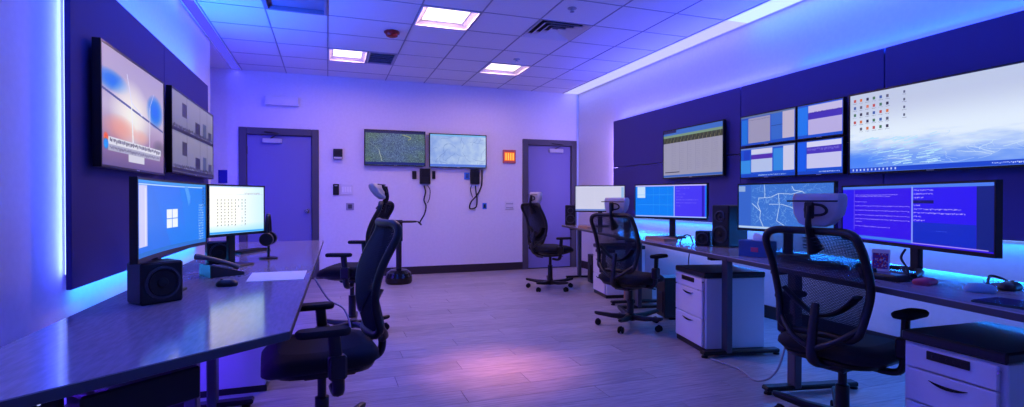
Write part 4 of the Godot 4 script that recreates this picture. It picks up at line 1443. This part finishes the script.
func build_back_wall() -> void:
	var a := at_d(364.2, 129.0, BACK - 0.07)
	var b := at_d(425.5, 166.5, BACK - 0.07)
	wall_tv("wall television showing a green satellite map, left of the pair", Vector3((a.x + b.x) / 2, b.y, -(BACK - 0.07)), 0.0, b.x - a.x, a.y - b.y, scr_map_green(), 0.75, 0.07)
	a = at_d(429.3, 133.0, BACK - 0.07)
	b = at_d(486.5, 168.3, BACK - 0.07)
	wall_tv("wall television showing a pale blue street map, right of the pair", Vector3((a.x + b.x) / 2, b.y, -(BACK - 0.07)), 0.0, b.x - a.x, a.y - b.y, scr_map_white(), 0.85, 0.07)
	plate("emergency_light", "white emergency light box above the left door", "wall lamp", 265.2, 96.3, 299, 107, M.white_plastic, 0.07, [["lens", 0.5, 0.45, 0.88, 0.5, M.white_metal]])
	plate("wall_sensor", "dark wall sensor with grey lens between door and televisions", "sensor", 333.2, 149, 342.5, 159.5, M.charcoal, 0.06, [["lens", 0.5, 0.60, 0.6, 0.4, M.cone], ["lower_lip", 0.5, 0.12, 0.9, 0.2, M.grey_plastic]])
	plate("card_reader", "black card reader beside a white switch plate", "card reader", 333, 184, 339, 195, M.black, 0.03, [["indicator", 0.5, 0.85, 0.5, 0.08, M.grey_plastic]])
	plate("switch_plate", "white plate with rocker switches beside the black card reader", "switch", 340.2, 184, 352.8, 195, M.white_plastic, 0.01, [["rocker", 0.2, 0.5, 0.14, 0.5, M.paper], ["rocker", 0.4, 0.5, 0.14, 0.5, M.paper], ["rocker", 0.6, 0.5, 0.14, 0.5, M.paper], ["rocker", 0.8, 0.5, 0.14, 0.5, M.paper]])
	plate("wall_outlet", "small grey plate below the white switch plate", "outlet", 346, 203, 354, 210, M.grille, 0.01, [["socket", 0.5, 0.5, 0.5, 0.6, M.steel]])
	plate("door_sign", "small blue sign on the wall left of the left door", "sign", 218.3, 169.8, 227.5, 183.2, M.blue_sign, 0.008)
	plate("wall_outlet", "small blue outlet with dark slot right of the hanging cable loop", "outlet", 482.4, 203, 486.6, 209, M.cyan_plate, 0.01, [["socket", 0.5, 0.5, 0.5, 0.6, M.charcoal]])
	plate("wall_outlet", "blue outlet under the right television", "outlet", 464, 172.5, 469.5, 179.5, M.cyan_plate, 0.02, [["socket", 0.5, 0.5, 0.5, 0.6, M.blue_box]])
	plate("switch_plate", "white two-line plate beside the right door", "switch", 505, 201.5, 513.8, 209.5, M.white_plastic, 0.01, [["rocker", 0.5, 0.72, 0.8, 0.12, M.grille], ["rocker", 0.5, 0.25, 0.8, 0.12, M.grille]])
	# lit annunciator
	var t := plate("annunciator_panel", "glowing orange annunciator panel beside the right door", "sign", 502.6, 149.8, 515.2, 163.5, plain(Color(0.78, 0.40, 0.40), 0.5), 0.03)
	var p0 := at_d(502.6, 163.5, BACK)
	var p1 := at_d(515.2, 149.8, BACK)
	var w := p1.x - p0.x
	var h := p1.y - p0.y
	var s := mb()
	cbox(s, Vector3(0, h * 0.47, 0.031), Vector3(w * 0.82, h * 0.62, 0.006), 0.001)
	var lit := part("lit_window", s, glow(Color(0.98, 0.42, 0.16), 0.9), t)
	for k in 4:
		s = mb()
		cbox(s, Vector3(-w * 0.28 + k * w * 0.187, h * 0.47, 0.035), Vector3(w * 0.10, h * 0.50, 0.004), 0.001)
		part("lit_bar", s, glow(Color(1.0, 0.82, 0.36), 0.95), lit)
	# boxes and cables under the televisions
	plate("cable_box", "black cable box under the gap between the two televisions", "junction box", 419.5, 168.5, 430, 184, M.black, 0.05, [["cover", 0.5, 0.7, 0.7, 0.5, M.dark_steel]])
	plate("cable_box", "black cable box under the right television", "junction box", 470, 169.5, 479, 184, M.black, 0.05, [["cover", 0.6, 0.72, 0.6, 0.5, M.dark_steel]])
	plate("wall_puck", "small black box left of the central cable box", "junction box", 412, 171, 416.3, 179, M.black, 0.03)
	plate("wall_puck", "small black box right of the central cable box", "junction box", 432, 171, 435.2, 179, M.black, 0.03)
	var B := BACK - 0.03
	cable("black cable hanging in a loop below the right television", [at_d(475.5, 185.5, B), at_d(476, 192, B), at_d(477, 199, B), at_d(476, 207, B), at_d(470, 208.5, B), at_d(471, 202, B), at_d(477, 195, B - 0.03), at_d(481.5, 185, B), at_d(482, 170, B)], 0.012)
	cable("thin black cable hanging straight under the right television", [at_d(471.5, 185.5, B), at_d(470.5, 190, B), at_d(472.5, 197.5, B)], 0.007)
	cable("black cable running from the central box down to the pole stand", [at_d(424, 185.5, B), at_d(425.5, 192, B), at_d(424, 200, B), at_d(426, 206, B), at_d(424.5, 214, BACK - 0.12), at_d(420, 222, BACK - 0.35), P(1.30, 0.82, 7.78), P(1.235, 0.87, 7.68)], 0.012)
	cable("thin cable looped below the central cable box", [at_d(427.5, 185.5, B), at_d(430, 190, B), at_d(429.5, 198, B), at_d(427.5, 203, B)], 0.007)

func build_pole_stand() -> void:
	var t := thing("pole_stand", "black pole stand on a heavy round base by the back wall", "stand", P(0.95, 0, 7.6))
	var s := mb()
	lathe(s, [[0.0, 0.0], [0.175, 0.0], [0.19, 0.03], [0.19, 0.09], [0.17, 0.15], [0.12, 0.19], [0.05, 0.205], [0.0, 0.21]], 24)
	part("weighted_base", s, M.black_gloss, t)
	s = mb()
	tube(s, [Vector3(0, 0.19, 0), Vector3(0, 0.62, 0)], 0.04, 12)
	tube(s, [Vector3(0, 0.60, 0), Vector3(0, 0.90, 0)], 0.055, 12)
	part("pole", s, M.black, t)
	s = mb()
	var loop := []
	for k in 16: loop.append(Vector3(0.10 + 0.15 * cos(TAU * k / 16), 0.875, 0.09 * sin(TAU * k / 16)))
	tube(s, loop, 0.014, 6, true)
	part("cable_ring", s, M.black, t)

# ---------------------------------------------------------------- walls of panels and screens
func acoustic_panel(label: String, x: float, face: float, d0: float, d1: float, y0: float, y1: float, wallx: float, group: String) -> void:
	# face: +1 looks to +R, -1 looks to -R; x: front face
	var t := thing("acoustic_panel", label, "wall panel", P(x, y0, (d0 + d1) / 2), 0.0, group)
	var s := mb()
	cbox(s, Vector3(-face * 0.0125, (y1 - y0) / 2, 0), Vector3(0.025, y1 - y0 - 0.008, d1 - d0 - 0.008), 0.004)
	part("board", s, M.panel, t)
	var gap := absf(x - wallx) - 0.025
	for e in [-1.0, 1.0]:
		s = mb()
		cbox(s, Vector3(-face * (0.025 + gap / 2), (y1 - y0) / 2, e * ((d1 - d0) / 2 - 0.42)), Vector3(gap, (y1 - y0) * 0.5, 0.04), 0.003)
		part("mounting_rail", s, M.dark_steel, t)

func build_panels() -> void:
	var g := "dark panels on the left wall"
	acoustic_panel("dark wall panel behind the wind turbine television", -1.185, 1, 3.13, 4.695, 0.75, 2.39, LEFT, g)
	acoustic_panel("dark wall panel behind the security camera television", -1.185, 1, 4.695, 6.26, 0.75, 2.39, LEFT, g)
	g = "dark panels on the right wall"
	var edges := [7.08, 4.45, 2.93, 1.41, -0.11]
	var what := ["behind the spreadsheet television", "behind the block of four screens", "behind the pale desktop television", "past the pale desktop television"]
	for k in 4:
		acoustic_panel("upper dark wall panel " + what[k], 4.12, -1, edges[k + 1], edges[k], 1.675, 2.39, RIGHT, g)
		acoustic_panel("lower dark wall panel " + what[k], 4.12, -1, edges[k + 1], edges[k], 0.93, 1.675, RIGHT, g)

func build_strips() -> void:
	var g := "blue LED strips behind the left panels"
	var x := LEFT + 0.022
	led_strip("upright glowing LED strip at the near edge of the left wall panels", g, P(LEFT + 0.028, 0.80, 3.36), P(LEFT + 0.028, 2.34, 3.36), Vector3(0.35, 0, 1), "LN", 0.05)
	led_strip("LED strip along the bottom of the left wall panels", g, P(LEFT + 0.05, 0.76, 3.40), P(LEFT + 0.05, 0.76, 6.20), Vector3(0.3, -1, 0), "LB")
	led_strip("LED strip along the top of the left wall panels", g, P(LEFT + 0.058, 2.374, 3.2), P(LEFT + 0.058, 2.374, 6.20), Vector3(1, 0.7, 0), "LT")
	led_strip("upright violet LED strip at the far edge of the left wall panels", g, P(x, 0.82, 6.22), P(x, 2.33, 6.22), Vector3(0.5, 0, -1), "LV")
	led_strip("upright violet LED strip on the far end of the left wall", g, P(LEFT - 0.075, 0.4, 6.995), P(LEFT - 0.075, 2.8, 6.995), Vector3(0.15, 0, -1), "LW")
	led_strip("violet LED strip under the rear edge of the left desks", g, P(-1.03, DESK_L - 0.04, 1.9), P(-1.03, DESK_L - 0.04, 6.4), Vector3(0.45, -1, 0), "LU")
	g = "blue LED strips behind the right panels"
	x = RIGHT - 0.022
	led_strip("LED strip along the top of the near right wall panels", g, P(x, 2.374, 3.8), P(x, 2.374, 0.0), Vector3(-1, 0.7, 0), "RT1")
	led_strip("LED strip along the top of the far right wall panels", g, P(x, 2.374, 7.0), P(x, 2.374, 3.85), Vector3(-1, 0.7, 0), "RT2")
	led_strip("LED strip along the bottom of the right wall panels", g, P(x, 0.938, 7.0), P(x, 0.938, 0.0), Vector3(-0.6, -1, 0), "RB", 0.02)
	led_strip("upright LED strip at the far edge of the right wall panels", g, P(x, 0.98, 7.03), P(x, 2.33, 7.03), Vector3(-0.35, 0, -1), "RV", 0.02)
	led_strip("LED strip under the rear edge of the right desks", g, Q(0.5, 0.785, DESK_R - 0.03), Q(5.9, 0.785, DESK_R - 0.03), Vector3(1, -0.5, 0.18), "RU", 0.02)

func build_wall_tvs() -> void:
	wall_tv("wall television showing wind turbines and a caption banner", P(-1.125, 1.37, 3.875), PI / 2, 1.13, 0.675, scr_turbine(), 0.85, 0.06)
	wall_tv("wall television showing rows of grey security camera views", P(-1.105, 1.40, 5.30), PI / 2, 1.50, 0.65, scr_cameras(), 0.55, 0.08)
	wall_tv("wall television showing a grey spreadsheet with dark header", P(4.05, 1.455, 5.165), -PI / 2, 1.09, 0.61, scr_table(), 0.7, 0.07)
	wall_tv("wall television showing a pale desktop with rows of icons", P(4.05, 1.40, 2.545), -PI / 2, 1.25, 0.655, scr_wall_desktop(), 0.95, 0.07)
	var g := "block of four small screens"
	wall_tv("upper small screen with two grey windows, next to the spreadsheet television", P(4.05, 1.735, 4.03), -PI / 2, 0.69, 0.315, scr_window(0), 0.75, 0.07, g, 0.010, "wall_screen")
	wall_tv("upper small screen with a violet banded window, next to the desktop television", P(4.05, 1.735, 3.445), -PI / 2, 0.465, 0.315, scr_window(1), 0.85, 0.07, g, 0.010, "wall_screen")
	wall_tv("lower small screen with several windows and a taskbar, next to the spreadsheet television", P(4.05, 1.41, 4.03), -PI / 2, 0.69, 0.315, scr_window(2), 0.85, 0.07, g, 0.010, "wall_screen")
	wall_tv("lower small screen with one pale window and a taskbar, next to the desktop television", P(4.05, 1.41, 3.445), -PI / 2, 0.465, 0.315, scr_window(3), 0.9, 0.07, g, 0.010, "wall_screen")

func build_monitors() -> void:
	monitor("curved blue desktop monitor with a white four-pane logo", Vector2(-0.76, 2.60), Vector2(-0.70, 3.62), 0.925, 1.295, scr_desktop(), 0.95, DESK_L, 0.03, "plate")
	monitor("white monitor full of small icons on the left desk", Vector2(-0.756, 3.97), Vector2(-0.46, 4.42), 0.94, 1.30, scr_icons(), 1.15, DESK_L)
	monitor("pale white monitor on the far right desk", Vector2(3.37, 6.87), Vector2(3.96, 6.47), 1.015, 1.395, scr_white(), 0.85, DESK_R)
	monitor("monitor with a blue plan and a violet side window", Vector2(3.13, 4.92), Vector2(3.45, 4.15), 0.995, 1.355, scr_plan(), 0.95, DESK_R)
	monitor("monitor with a blue night street map behind the chair headrest", Vector2(2.93, 3.19), Vector2(3.02, 2.45), 0.965, 1.315, scr_night_map(), 0.85, DESK_R)
	monitor("extra wide violet monitor with lines of text", Vector2(3.10, 2.47), Vector2(2.75, 1.46), 0.94, 1.285, scr_console(), 0.95, DESK_R, 0.0, "curved")

func build_desk_things() -> void:
	# left desks
	bookshelf_speaker("black cube speaker with round driver under the curved monitor", at_h(163, 303, DESK_L), deg_to_rad(38), 0.18, 0.145, 0.19, true)
	bookshelf_speaker("round-faced black speaker between the two left monitors", at_h(220, 264, DESK_L), deg_to_rad(18), 0.165, 0.12, 0.165, true)
	mouse("black mouse on the left desk", at_h(227, 286, DESK_L), deg_to_rad(80), M.black)
	keyboard("black keyboard below the white icon monitor", at_h(250, 252, DESK_L) + Vector3(0, 0, 0), deg_to_rad(60), 0.40)
	# desk phone
	var t := thing("desk_phone", "black desk phone with raised handset on the left desk", "phone", at_h(222, 275, DESK_L), deg_to_rad(30))
	var s := mb()
	prism(s, [Vector2(-0.10, 0), Vector2(0.10, 0), Vector2(0.10, 0.02), Vector2(-0.10, 0.075)], -0.09, 0.09, Transform3D(Basis(Vector3.RIGHT, Vector3.FORWARD, Vector3.UP), Vector3.ZERO))
	part("phone_body", s, M.charcoal, t)
	s = mb()
	tube(s, smooth([Vector3(-0.17, 0.135, 0.05), Vector3(-0.09, 0.115, 0.05), Vector3(0.02, 0.075, 0.05), Vector3(0.08, 0.045, 0.05)], 4), [0.016, 0.018, 0.016, 0.014, 0.013, 0.013, 0.013, 0.013, 0.013, 0.014, 0.016, 0.018, 0.017], 8)
	part("handset", s, M.steel, t)
	s = mb()
	for r in 3:
		for k in 4: cbox(s, Vector3(-0.03 + k * 0.028, 0.062 - k * 0.0077, -0.05 + r * 0.03), Vector3(0.018, 0.006, 0.018), 0.002)
	part("keypad", s, M.grille, t)
	# paper
	s = mb()
	prism(s, [Vector2(-0.165, -0.20), Vector2(0.165, -0.20), Vector2(0.16, 0.20), Vector2(-0.15, 0.20)], 0.0, 0.003)
	single("paper_sheet", s, M.paper, "white paper sheet on the left desk by its front edge", "paper", P(-0.30, DESK_L, 3.56))
	# headphones hung on the white monitor
	t = thing("headphones", "dark headphones resting against the side of the white icon monitor", "headphones", P(-0.455, DESK_L, 4.64), 1.5)
	s = mb()
	var arc := []
	for k in 13: arc.append(Vector3(0.085 * cos(PI * k / 12.0), 0.20 + 0.16 * sin(PI * k / 12.0), 0.0))
	tube(s, arc, 0.012, 8, false, 0.6)
	part("headband", s, M.charcoal, t)
	for e in [-1.0, 1.0]:
		s = mb()
		lathe(s, [[0.0, -0.025], [0.05, -0.025], [0.055, 0.0], [0.05, 0.02], [0.0, 0.025]], 16, Transform3D(Basis(Vector3.FORWARD, PI / 2), Vector3(e * 0.085, 0.16, 0)))
		part("ear_cup", s, M.charcoal, t)
	s = mb()
	cyl(s, Vector3(0, 0, 0), Vector3(0, 0.36, 0), 0.01, 8)
	lathe(s, [[0.0, 0.0], [0.07, 0.0], [0.07, 0.01], [0.0, 0.014]], 16)
	part("holder", s, M.black, t)
	# right desks
	bookshelf_speaker("tall black two-driver speaker beside the map monitor", at_h(717, 247, DESK_R) + Vector3(0.03, 0, 0), TURN_R + 0.35, 0.17, 0.24, 0.345)
	bookshelf_speaker("small round black speaker in front of the tall speaker", at_h(702, 246, DESK_R), TURN_R + 0.75, 0.12, 0.11, 0.125, true)
	bookshelf_speaker("small black two-driver speaker at the far end of the right desks", at_h(568, 225, DESK_R) + Vector3(0.04, 0, 0), deg_to_rad(-30), 0.16, 0.18, 0.30)
	keyboard("tan keyboard before the blue plan monitor", Q(4.47, 0.22, DESK_R), TURN_R, 0.44, M.tan, M.tan)
	keyboard("tan keyboard on the far right desk", Q(6.55, 0.12, DESK_R), TURN_R, 0.44, M.tan, M.tan)
	keyboard("dark keyboard before the night map monitor", Q(2.45, 0.24, DESK_R), TURN_R, 0.40)
	# tissue box
	t = thing("tissue_box", "blue tissue box beside the map monitor stand", "box", at_h(753, 257, DESK_R), TURN_R + 0.5)
	s = mb()
	cbox(s, Vector3(0, 0.055, -0.06), Vector3(0.21, 0.11, 0.12), 0.004)
	part("carton", s, M.blue_box, t)
	s = mb()
	cbox(s, Vector3(0.01, 0.05, 0.001), Vector3(0.05, 0.03, 0.003), 0.001)
	part("printed_flower", s, M.pink, t)
	s = mb()
	loft(s, [rrect(0.06, 0.03, 0.01, 0.108, 3, Vector3(0, 0, -0.06)), rrect(0.08, 0.02, 0.008, 0.135, 3, Vector3(0.01, 0, -0.055)), rrect(0.03, 0.012, 0.005, 0.16, 3, Vector3(-0.01, 0, -0.065))])
	part("tissue", s, M.paper, t)
	# framed card
	t = thing("framed_card", "small framed card with a red and blue print", "picture frame", at_h(880, 271, DESK_R), TURN_R + 0.55)
	s = mb()
	var x := Transform3D(Basis(Vector3.RIGHT, -0.16), Vector3.ZERO)
	cbox(s, Vector3(0, 0.06, 0), Vector3(0.085, 0.12, 0.008), 0.002, x)
	cbox(s, Vector3(0, 0.04, -0.03), Vector3(0.02, 0.08, 0.004), 0.001, Transform3D(Basis(Vector3.RIGHT, 0.35), Vector3(0, 0, -0.012)))
	part("frame", s, M.white_plastic, t)
	var im := img(48, 60, Color(0.25, 0.2, 0.6))
	for k in 300: im.fill_rect(Rect2i(rng.randi_range(0, 44), rng.randi_range(0, 56), 4, 4), [Color(0.75, 0.15, 0.2), Color(0.2, 0.2, 0.65), Color(0.5, 0.15, 0.4), Color(0.8, 0.7, 0.75)][rng.randi() % 4])
	var pm := plain(Color.WHITE, 0.6)
	pm.albedo_texture = ImageTexture.create_from_image(im)
	pm.texture_repeat = false
	s = mb()
	quad(s, x * Vector3(-0.036, 0.012, 0.0045), x * Vector3(0.036, 0.012, 0.0045), x * Vector3(0.036, 0.098, 0.0045), x * Vector3(-0.036, 0.098, 0.0045), x.basis.z)
	part("print", s, pm, t)
	# pink pouch, mouse, tablet, cable loops
	s = mb()
	loft(s, [rrect(0.13, 0.06, 0.025, 0.0, 4), rrect(0.14, 0.07, 0.03, 0.012, 4), rrect(0.13, 0.06, 0.028, 0.022, 4), rrect(0.09, 0.03, 0.014, 0.026, 4)])
	single("pink_pouch", s, M.pink, "small pink pouch under the violet monitor", "pouch", at_h(925, 284, DESK_R), 0.2)
	mouse("black mouse with cable beside the violet monitor stand", at_h(1010, 290, DESK_R), TURN_R + 0.3, M.black)
	mouse("pale blue mouse at the tip of the violet monitor's curved foot", at_h(980, 292, DESK_R), TURN_R - 0.4, plain(Color(0.55, 0.75, 0.85), 0.4))
	cable("black cable arching behind the pale blue mouse", [at_h(988, 286, DESK_R) + Vector3(0, 0.007, 0), at_h(990, 280, DESK_R) + Vector3(0, 0.02, 0), at_h(1002, 281, DESK_R) + Vector3(0, 0.012, 0), at_h(1011, 285, DESK_R) + Vector3(0, 0.007, 0)], 0.006)
	cable("bent black cable rising beside the framed card", [at_h(909, 279, DESK_R) + Vector3(0, 0.007, 0), at_h(906, 277, DESK_R) + Vector3(0, 0.05, 0), at_h(901, 275, DESK_R) + Vector3(0, 0.09, 0), at_h(905, 273, DESK_R) + Vector3(0, 0.125, 0)], 0.006)
	cable("short black cable lying beside the framed card", [at_h(913, 282, DESK_R) + Vector3(0, 0.007, 0), at_h(907, 281, DESK_R) + Vector3(0, 0.03, 0), at_h(901, 279, DESK_R) + Vector3(0, 0.06, 0)], 0.006)
	s = mb()
	loft(s, [rrect(0.24, 0.17, 0.012, 0.0, 3), rrect(0.24, 0.17, 0.012, 0.006, 3), rrect(0.23, 0.16, 0.012, 0.009, 3)])
	single("tablet", s, M.black_gloss, "flat black tablet at the near end of the right desk", "tablet", at_h(1022, 306, DESK_R), TURN_R + 0.2)
	t = thing("card_terminal", "small dark terminal with rounded body next to the framed card", "terminal", at_h(884, 279, DESK_R), TURN_R + 0.2)
	s = mb()
	loft(s, [rrect(0.20, 0.10, 0.015, 0.0, 3), rrect(0.20, 0.10, 0.015, 0.018, 3), rrect(0.18, 0.08, 0.015, 0.03, 3)])
	part("body", s, M.charcoal, t)
	s = mb()
	lathe(s, [[0.0, 0.028], [0.035, 0.028], [0.03, 0.05], [0.012, 0.058], [0.0, 0.058]], 16, Transform3D(Basis(), Vector3(-0.06, 0, 0.02)))
	part("dial", s, M.black_gloss, t)
	# cup and holder by the plan monitor
	t = thing("pen_cup", "dark pen cup behind the middle chair on the right desk", "cup", at_h(627, 231, DESK_R), 0.0)
	s = mb()
	lathe(s, [[0.0, 0.0], [0.04, 0.0], [0.045, 0.11], [0.041, 0.11], [0.037, 0.006], [0.0, 0.006]], 16)
	part("cup", s, M.charcoal, t)
	for k in 4:
		s = mb()
		cyl(s, Vector3(0.012 * (k - 1.5), 0.008, 0.006 * (k % 2)), Vector3(0.026 * (k - 1.5), 0.17 + 0.01 * k, 0.02 * (k % 2) - 0.01), 0.004, 6)
		part("pen", s, [M.chrome, M.red, M.white_plastic, M.blue_box][k], t)
	cable("black cable loop right of the blue plan monitor stand", [at_h(680, 243, DESK_R) + Vector3(0, 0.007, 0), at_h(684, 241, DESK_R) + Vector3(0, 0.05, 0), at_h(690, 241, DESK_R) + Vector3(0, 0.05, 0), at_h(693, 243, DESK_R) + Vector3(0, 0.007, 0)], 0.006)

func build_under_desks() -> void:
	# computer towers, cable boxes and loose cords
	var tower := func(label: String, c: Vector3, turn: float, w: float, d: float, h: float):
		var t := thing("computer_tower", label, "computer", c, turn)
		var s := mb()
		cbox(s, Vector3(0, h / 2 + 0.012, -d / 2), Vector3(w, h - 0.024, d), 0.006)
		part("case", s, M.black, t)
		s = mb()
		cbox(s, Vector3(0, h * 0.42, 0.004), Vector3(w * 0.7, h * 0.5, 0.01), 0.003)
		part("front_grille", s, M.dark_steel, t)
		s = mb()
		cyl(s, Vector3(0, h * 0.88, 0), Vector3(0, h * 0.88, 0.008), 0.012, 12)
		part("power_button", s, M.chrome, t)
		for e in [-1.0, 1.0]:
			s = mb()
			cbox(s, Vector3(e * (w / 2 - 0.03), 0.006, -d / 2), Vector3(0.03, 0.012, d * 0.7), 0.002)
			part("foot", s, M.rubber, t)
	tower.call("black computer tower on the floor left of the keyed pedestal", Q(4.60, 0.28, 0), TURN_R, 0.19, 0.42, 0.42)
	tower.call("black computer tower under the far right desk", Q(6.75, 0.22, 0), TURN_R, 0.19, 0.42, 0.42)
	tower.call("black computer tower under the left desk with the slanted end", P(-0.66, 0, 3.04), PI / 2, 0.17, 0.36, 0.45)
	# power strip hung under the slanted desk
	var t := thing("power_strip", "black power strip with small white lights under the slanted left desk", "power strip", P(-0.85, DESK_L - 0.150, 1.82), 0.70)
	var s := mb()
	cbox(s, Vector3(0, 0.045, 0), Vector3(0.26, 0.06, 0.07), 0.006)
	cbox(s, Vector3(0, 0.094, -0.01), Vector3(0.20, 0.04, 0.03), 0.002)
	part("case", s, M.black, t)
	for k in 5:
		s = mb()
		lathe(s, [[0.0, 0.0], [0.005, 0.0], [0.004, 0.004], [0.0, 0.005]], 8, Transform3D(Basis(Vector3.RIGHT, PI / 2), Vector3(-0.09 + k * 0.03 + (0.04 if k == 4 else 0.0), 0.05, 0.035)))
		part("indicator_light", s, glow(Color(0.75, 0.78, 1.0), 0.9), t)
	t = thing("cable_trough", "dark metal cable trough beneath the slanted left desk", "cable tray", P(-0.575, DESK_L - 0.206, 1.975), 0.70)
	s = mb()
	cbox(s, Vector3(0, 0.06, 0), Vector3(0.34, 0.11, 0.10), 0.006)
	part("trough", s, M.dark_steel, t)
	s = mb()
	for e in [-1.0, 1.0]: cbox(s, Vector3(e * 0.12, 0.14, -0.03), Vector3(0.02, 0.06, 0.02), 0.002)
	part("hanger", s, M.steel, t)
	# cords
	cable("pale cord hanging off the left desk beside the near chair", [P(-0.085, DESK_L - 0.03, 3.62), P(0.0, 0.55, 3.6), P(0.10, 0.48, 3.55), P(0.13, 0.30, 3.5), P(0.02, 0.02, 3.4)], 0.006, M.pale_cable)
	cable("pale cord drooping on the floor behind the grey desk leg", [Q(3.25, 0.05, 0.012), Q(3.0, 0.12, 0.012), Q(2.76, 0.10, 0.012), Q(2.70, 0.20, 0.10), Q(2.68, 0.28, 0.40), Q(2.68, 0.36, 0.66)], 0.007, M.pale_cable)
	cable("thin pale cord hanging down beside the keyed pedestal", [Q(4.25, 0.42, 0.76), Q(4.10, 0.32, 0.66), Q(4.02, 0.28, 0.55), Q(3.99, 0.28, 0.30), Q(3.99, 0.30, 0.012)], 0.005, M.pale_cable)
	# keys
	t = thing("key_ring", "ring of black keys hanging from the keyed pedestal", "keys", P(2.755, 0.515, 3.42), -1.4)
	s = mb()
	var loop := []
	for k in 12: loop.append(Vector3(0.018 * cos(TAU * k / 12), 0.018 * sin(TAU * k / 12), 0))
	tube(s, loop, 0.003, 5, true)
	part("ring", s, M.black, t)
	for k in 2:
		s = mb()
		cbox(s, Vector3(-0.006 + 0.012 * k, -0.055, 0.002), Vector3(0.012, 0.075, 0.003), 0.001, Transform3D(Basis(Vector3.BACK, 0.25 - 0.4 * k), Vector3.ZERO))
		part("key", s, M.black, t)
	# storage box under the desk by the middle chair
	t = thing("storage_box", "tan cardboard box under the desk behind the middle chair", "box", Q(5.465, 0.26, 0), TURN_R)
	s = mb()
	cbox(s, Vector3(0, 0.14, -0.14), Vector3(0.18, 0.28, 0.28), 0.004)
	part("carton", s, M.tan, t)
	for e in [-1.0, 1.0]:
		s = mb()
		cbox(s, Vector3(e * 0.045, 0.283, -0.14), Vector3(0.087, 0.005, 0.28), 0.001)
		part("flap", s, M.tan, t)

# ---------------------------------------------------------------- main
func _ready() -> void:
	rng.seed = 17
	cam = Camera3D.new()
	cam.name = "camera"
	cam.position = Vector3(0, 1.2, 0)
	cam.rotation = Vector3(deg_to_rad(-0.49), deg_to_rad(-19.3), 0)
	cam.fov = rad_to_deg(2.0 * atan(203.5 / FOCAL))
	cam.near = 0.05
	cam.current = true
	add_child(cam)
	var env := Environment.new()
	env.background_mode = Environment.BG_COLOR
	env.background_color = Color.BLACK
	env.tonemap_mode = Environment.TONE_MAPPER_LINEAR
	env.tonemap_exposure = 1.0
	env.sdfgi_enabled = true
	env.ssao_enabled = true
	env.ssil_enabled = true
	var we := WorldEnvironment.new()
	we.name = "world"
	we.environment = env
	add_child(we)
	build_materials()
	build_strips()
	perimeter_light("bright perimeter light slot over the near right desk", 3.88, RIGHT, -1.4, 4.42, Color(0.62, 0.82, 1.0), 1.05, "P1")
	perimeter_light("lilac perimeter light slot over the far right desk", 3.88, RIGHT, 4.42, BACK, Color(0.56, 0.56, 1.0), 1.0, "P2")
	perimeter_light("bright perimeter light slot over the left desks", LEFT, -1.16, -1.4, 5.62, Color(0.60, 0.70, 1.0), 0.9, "P3")
	perimeter_light("blue perimeter light slot past the left wall television", LEFT, -1.16, 5.62, BACK, Color(0.10, 0.085, 0.9), 0.8, "P4")
	build_shell()
	build_door("door_1", "grey door with closer at the left end of the back wall", -1.207, -0.13, 2.235, true, -0.10)
	build_door("door_2", "grey door with closer in the right corner of the back wall", 3.13, 4.145, 2.225, false, 0.12)
	build_ceiling_things()
	build_panels()
	build_wall_tvs()
	build_desks()
	build_chairs()
	build_monitors()
	build_back_wall()
	build_pole_stand()
	build_desk_things()
	build_under_desks()
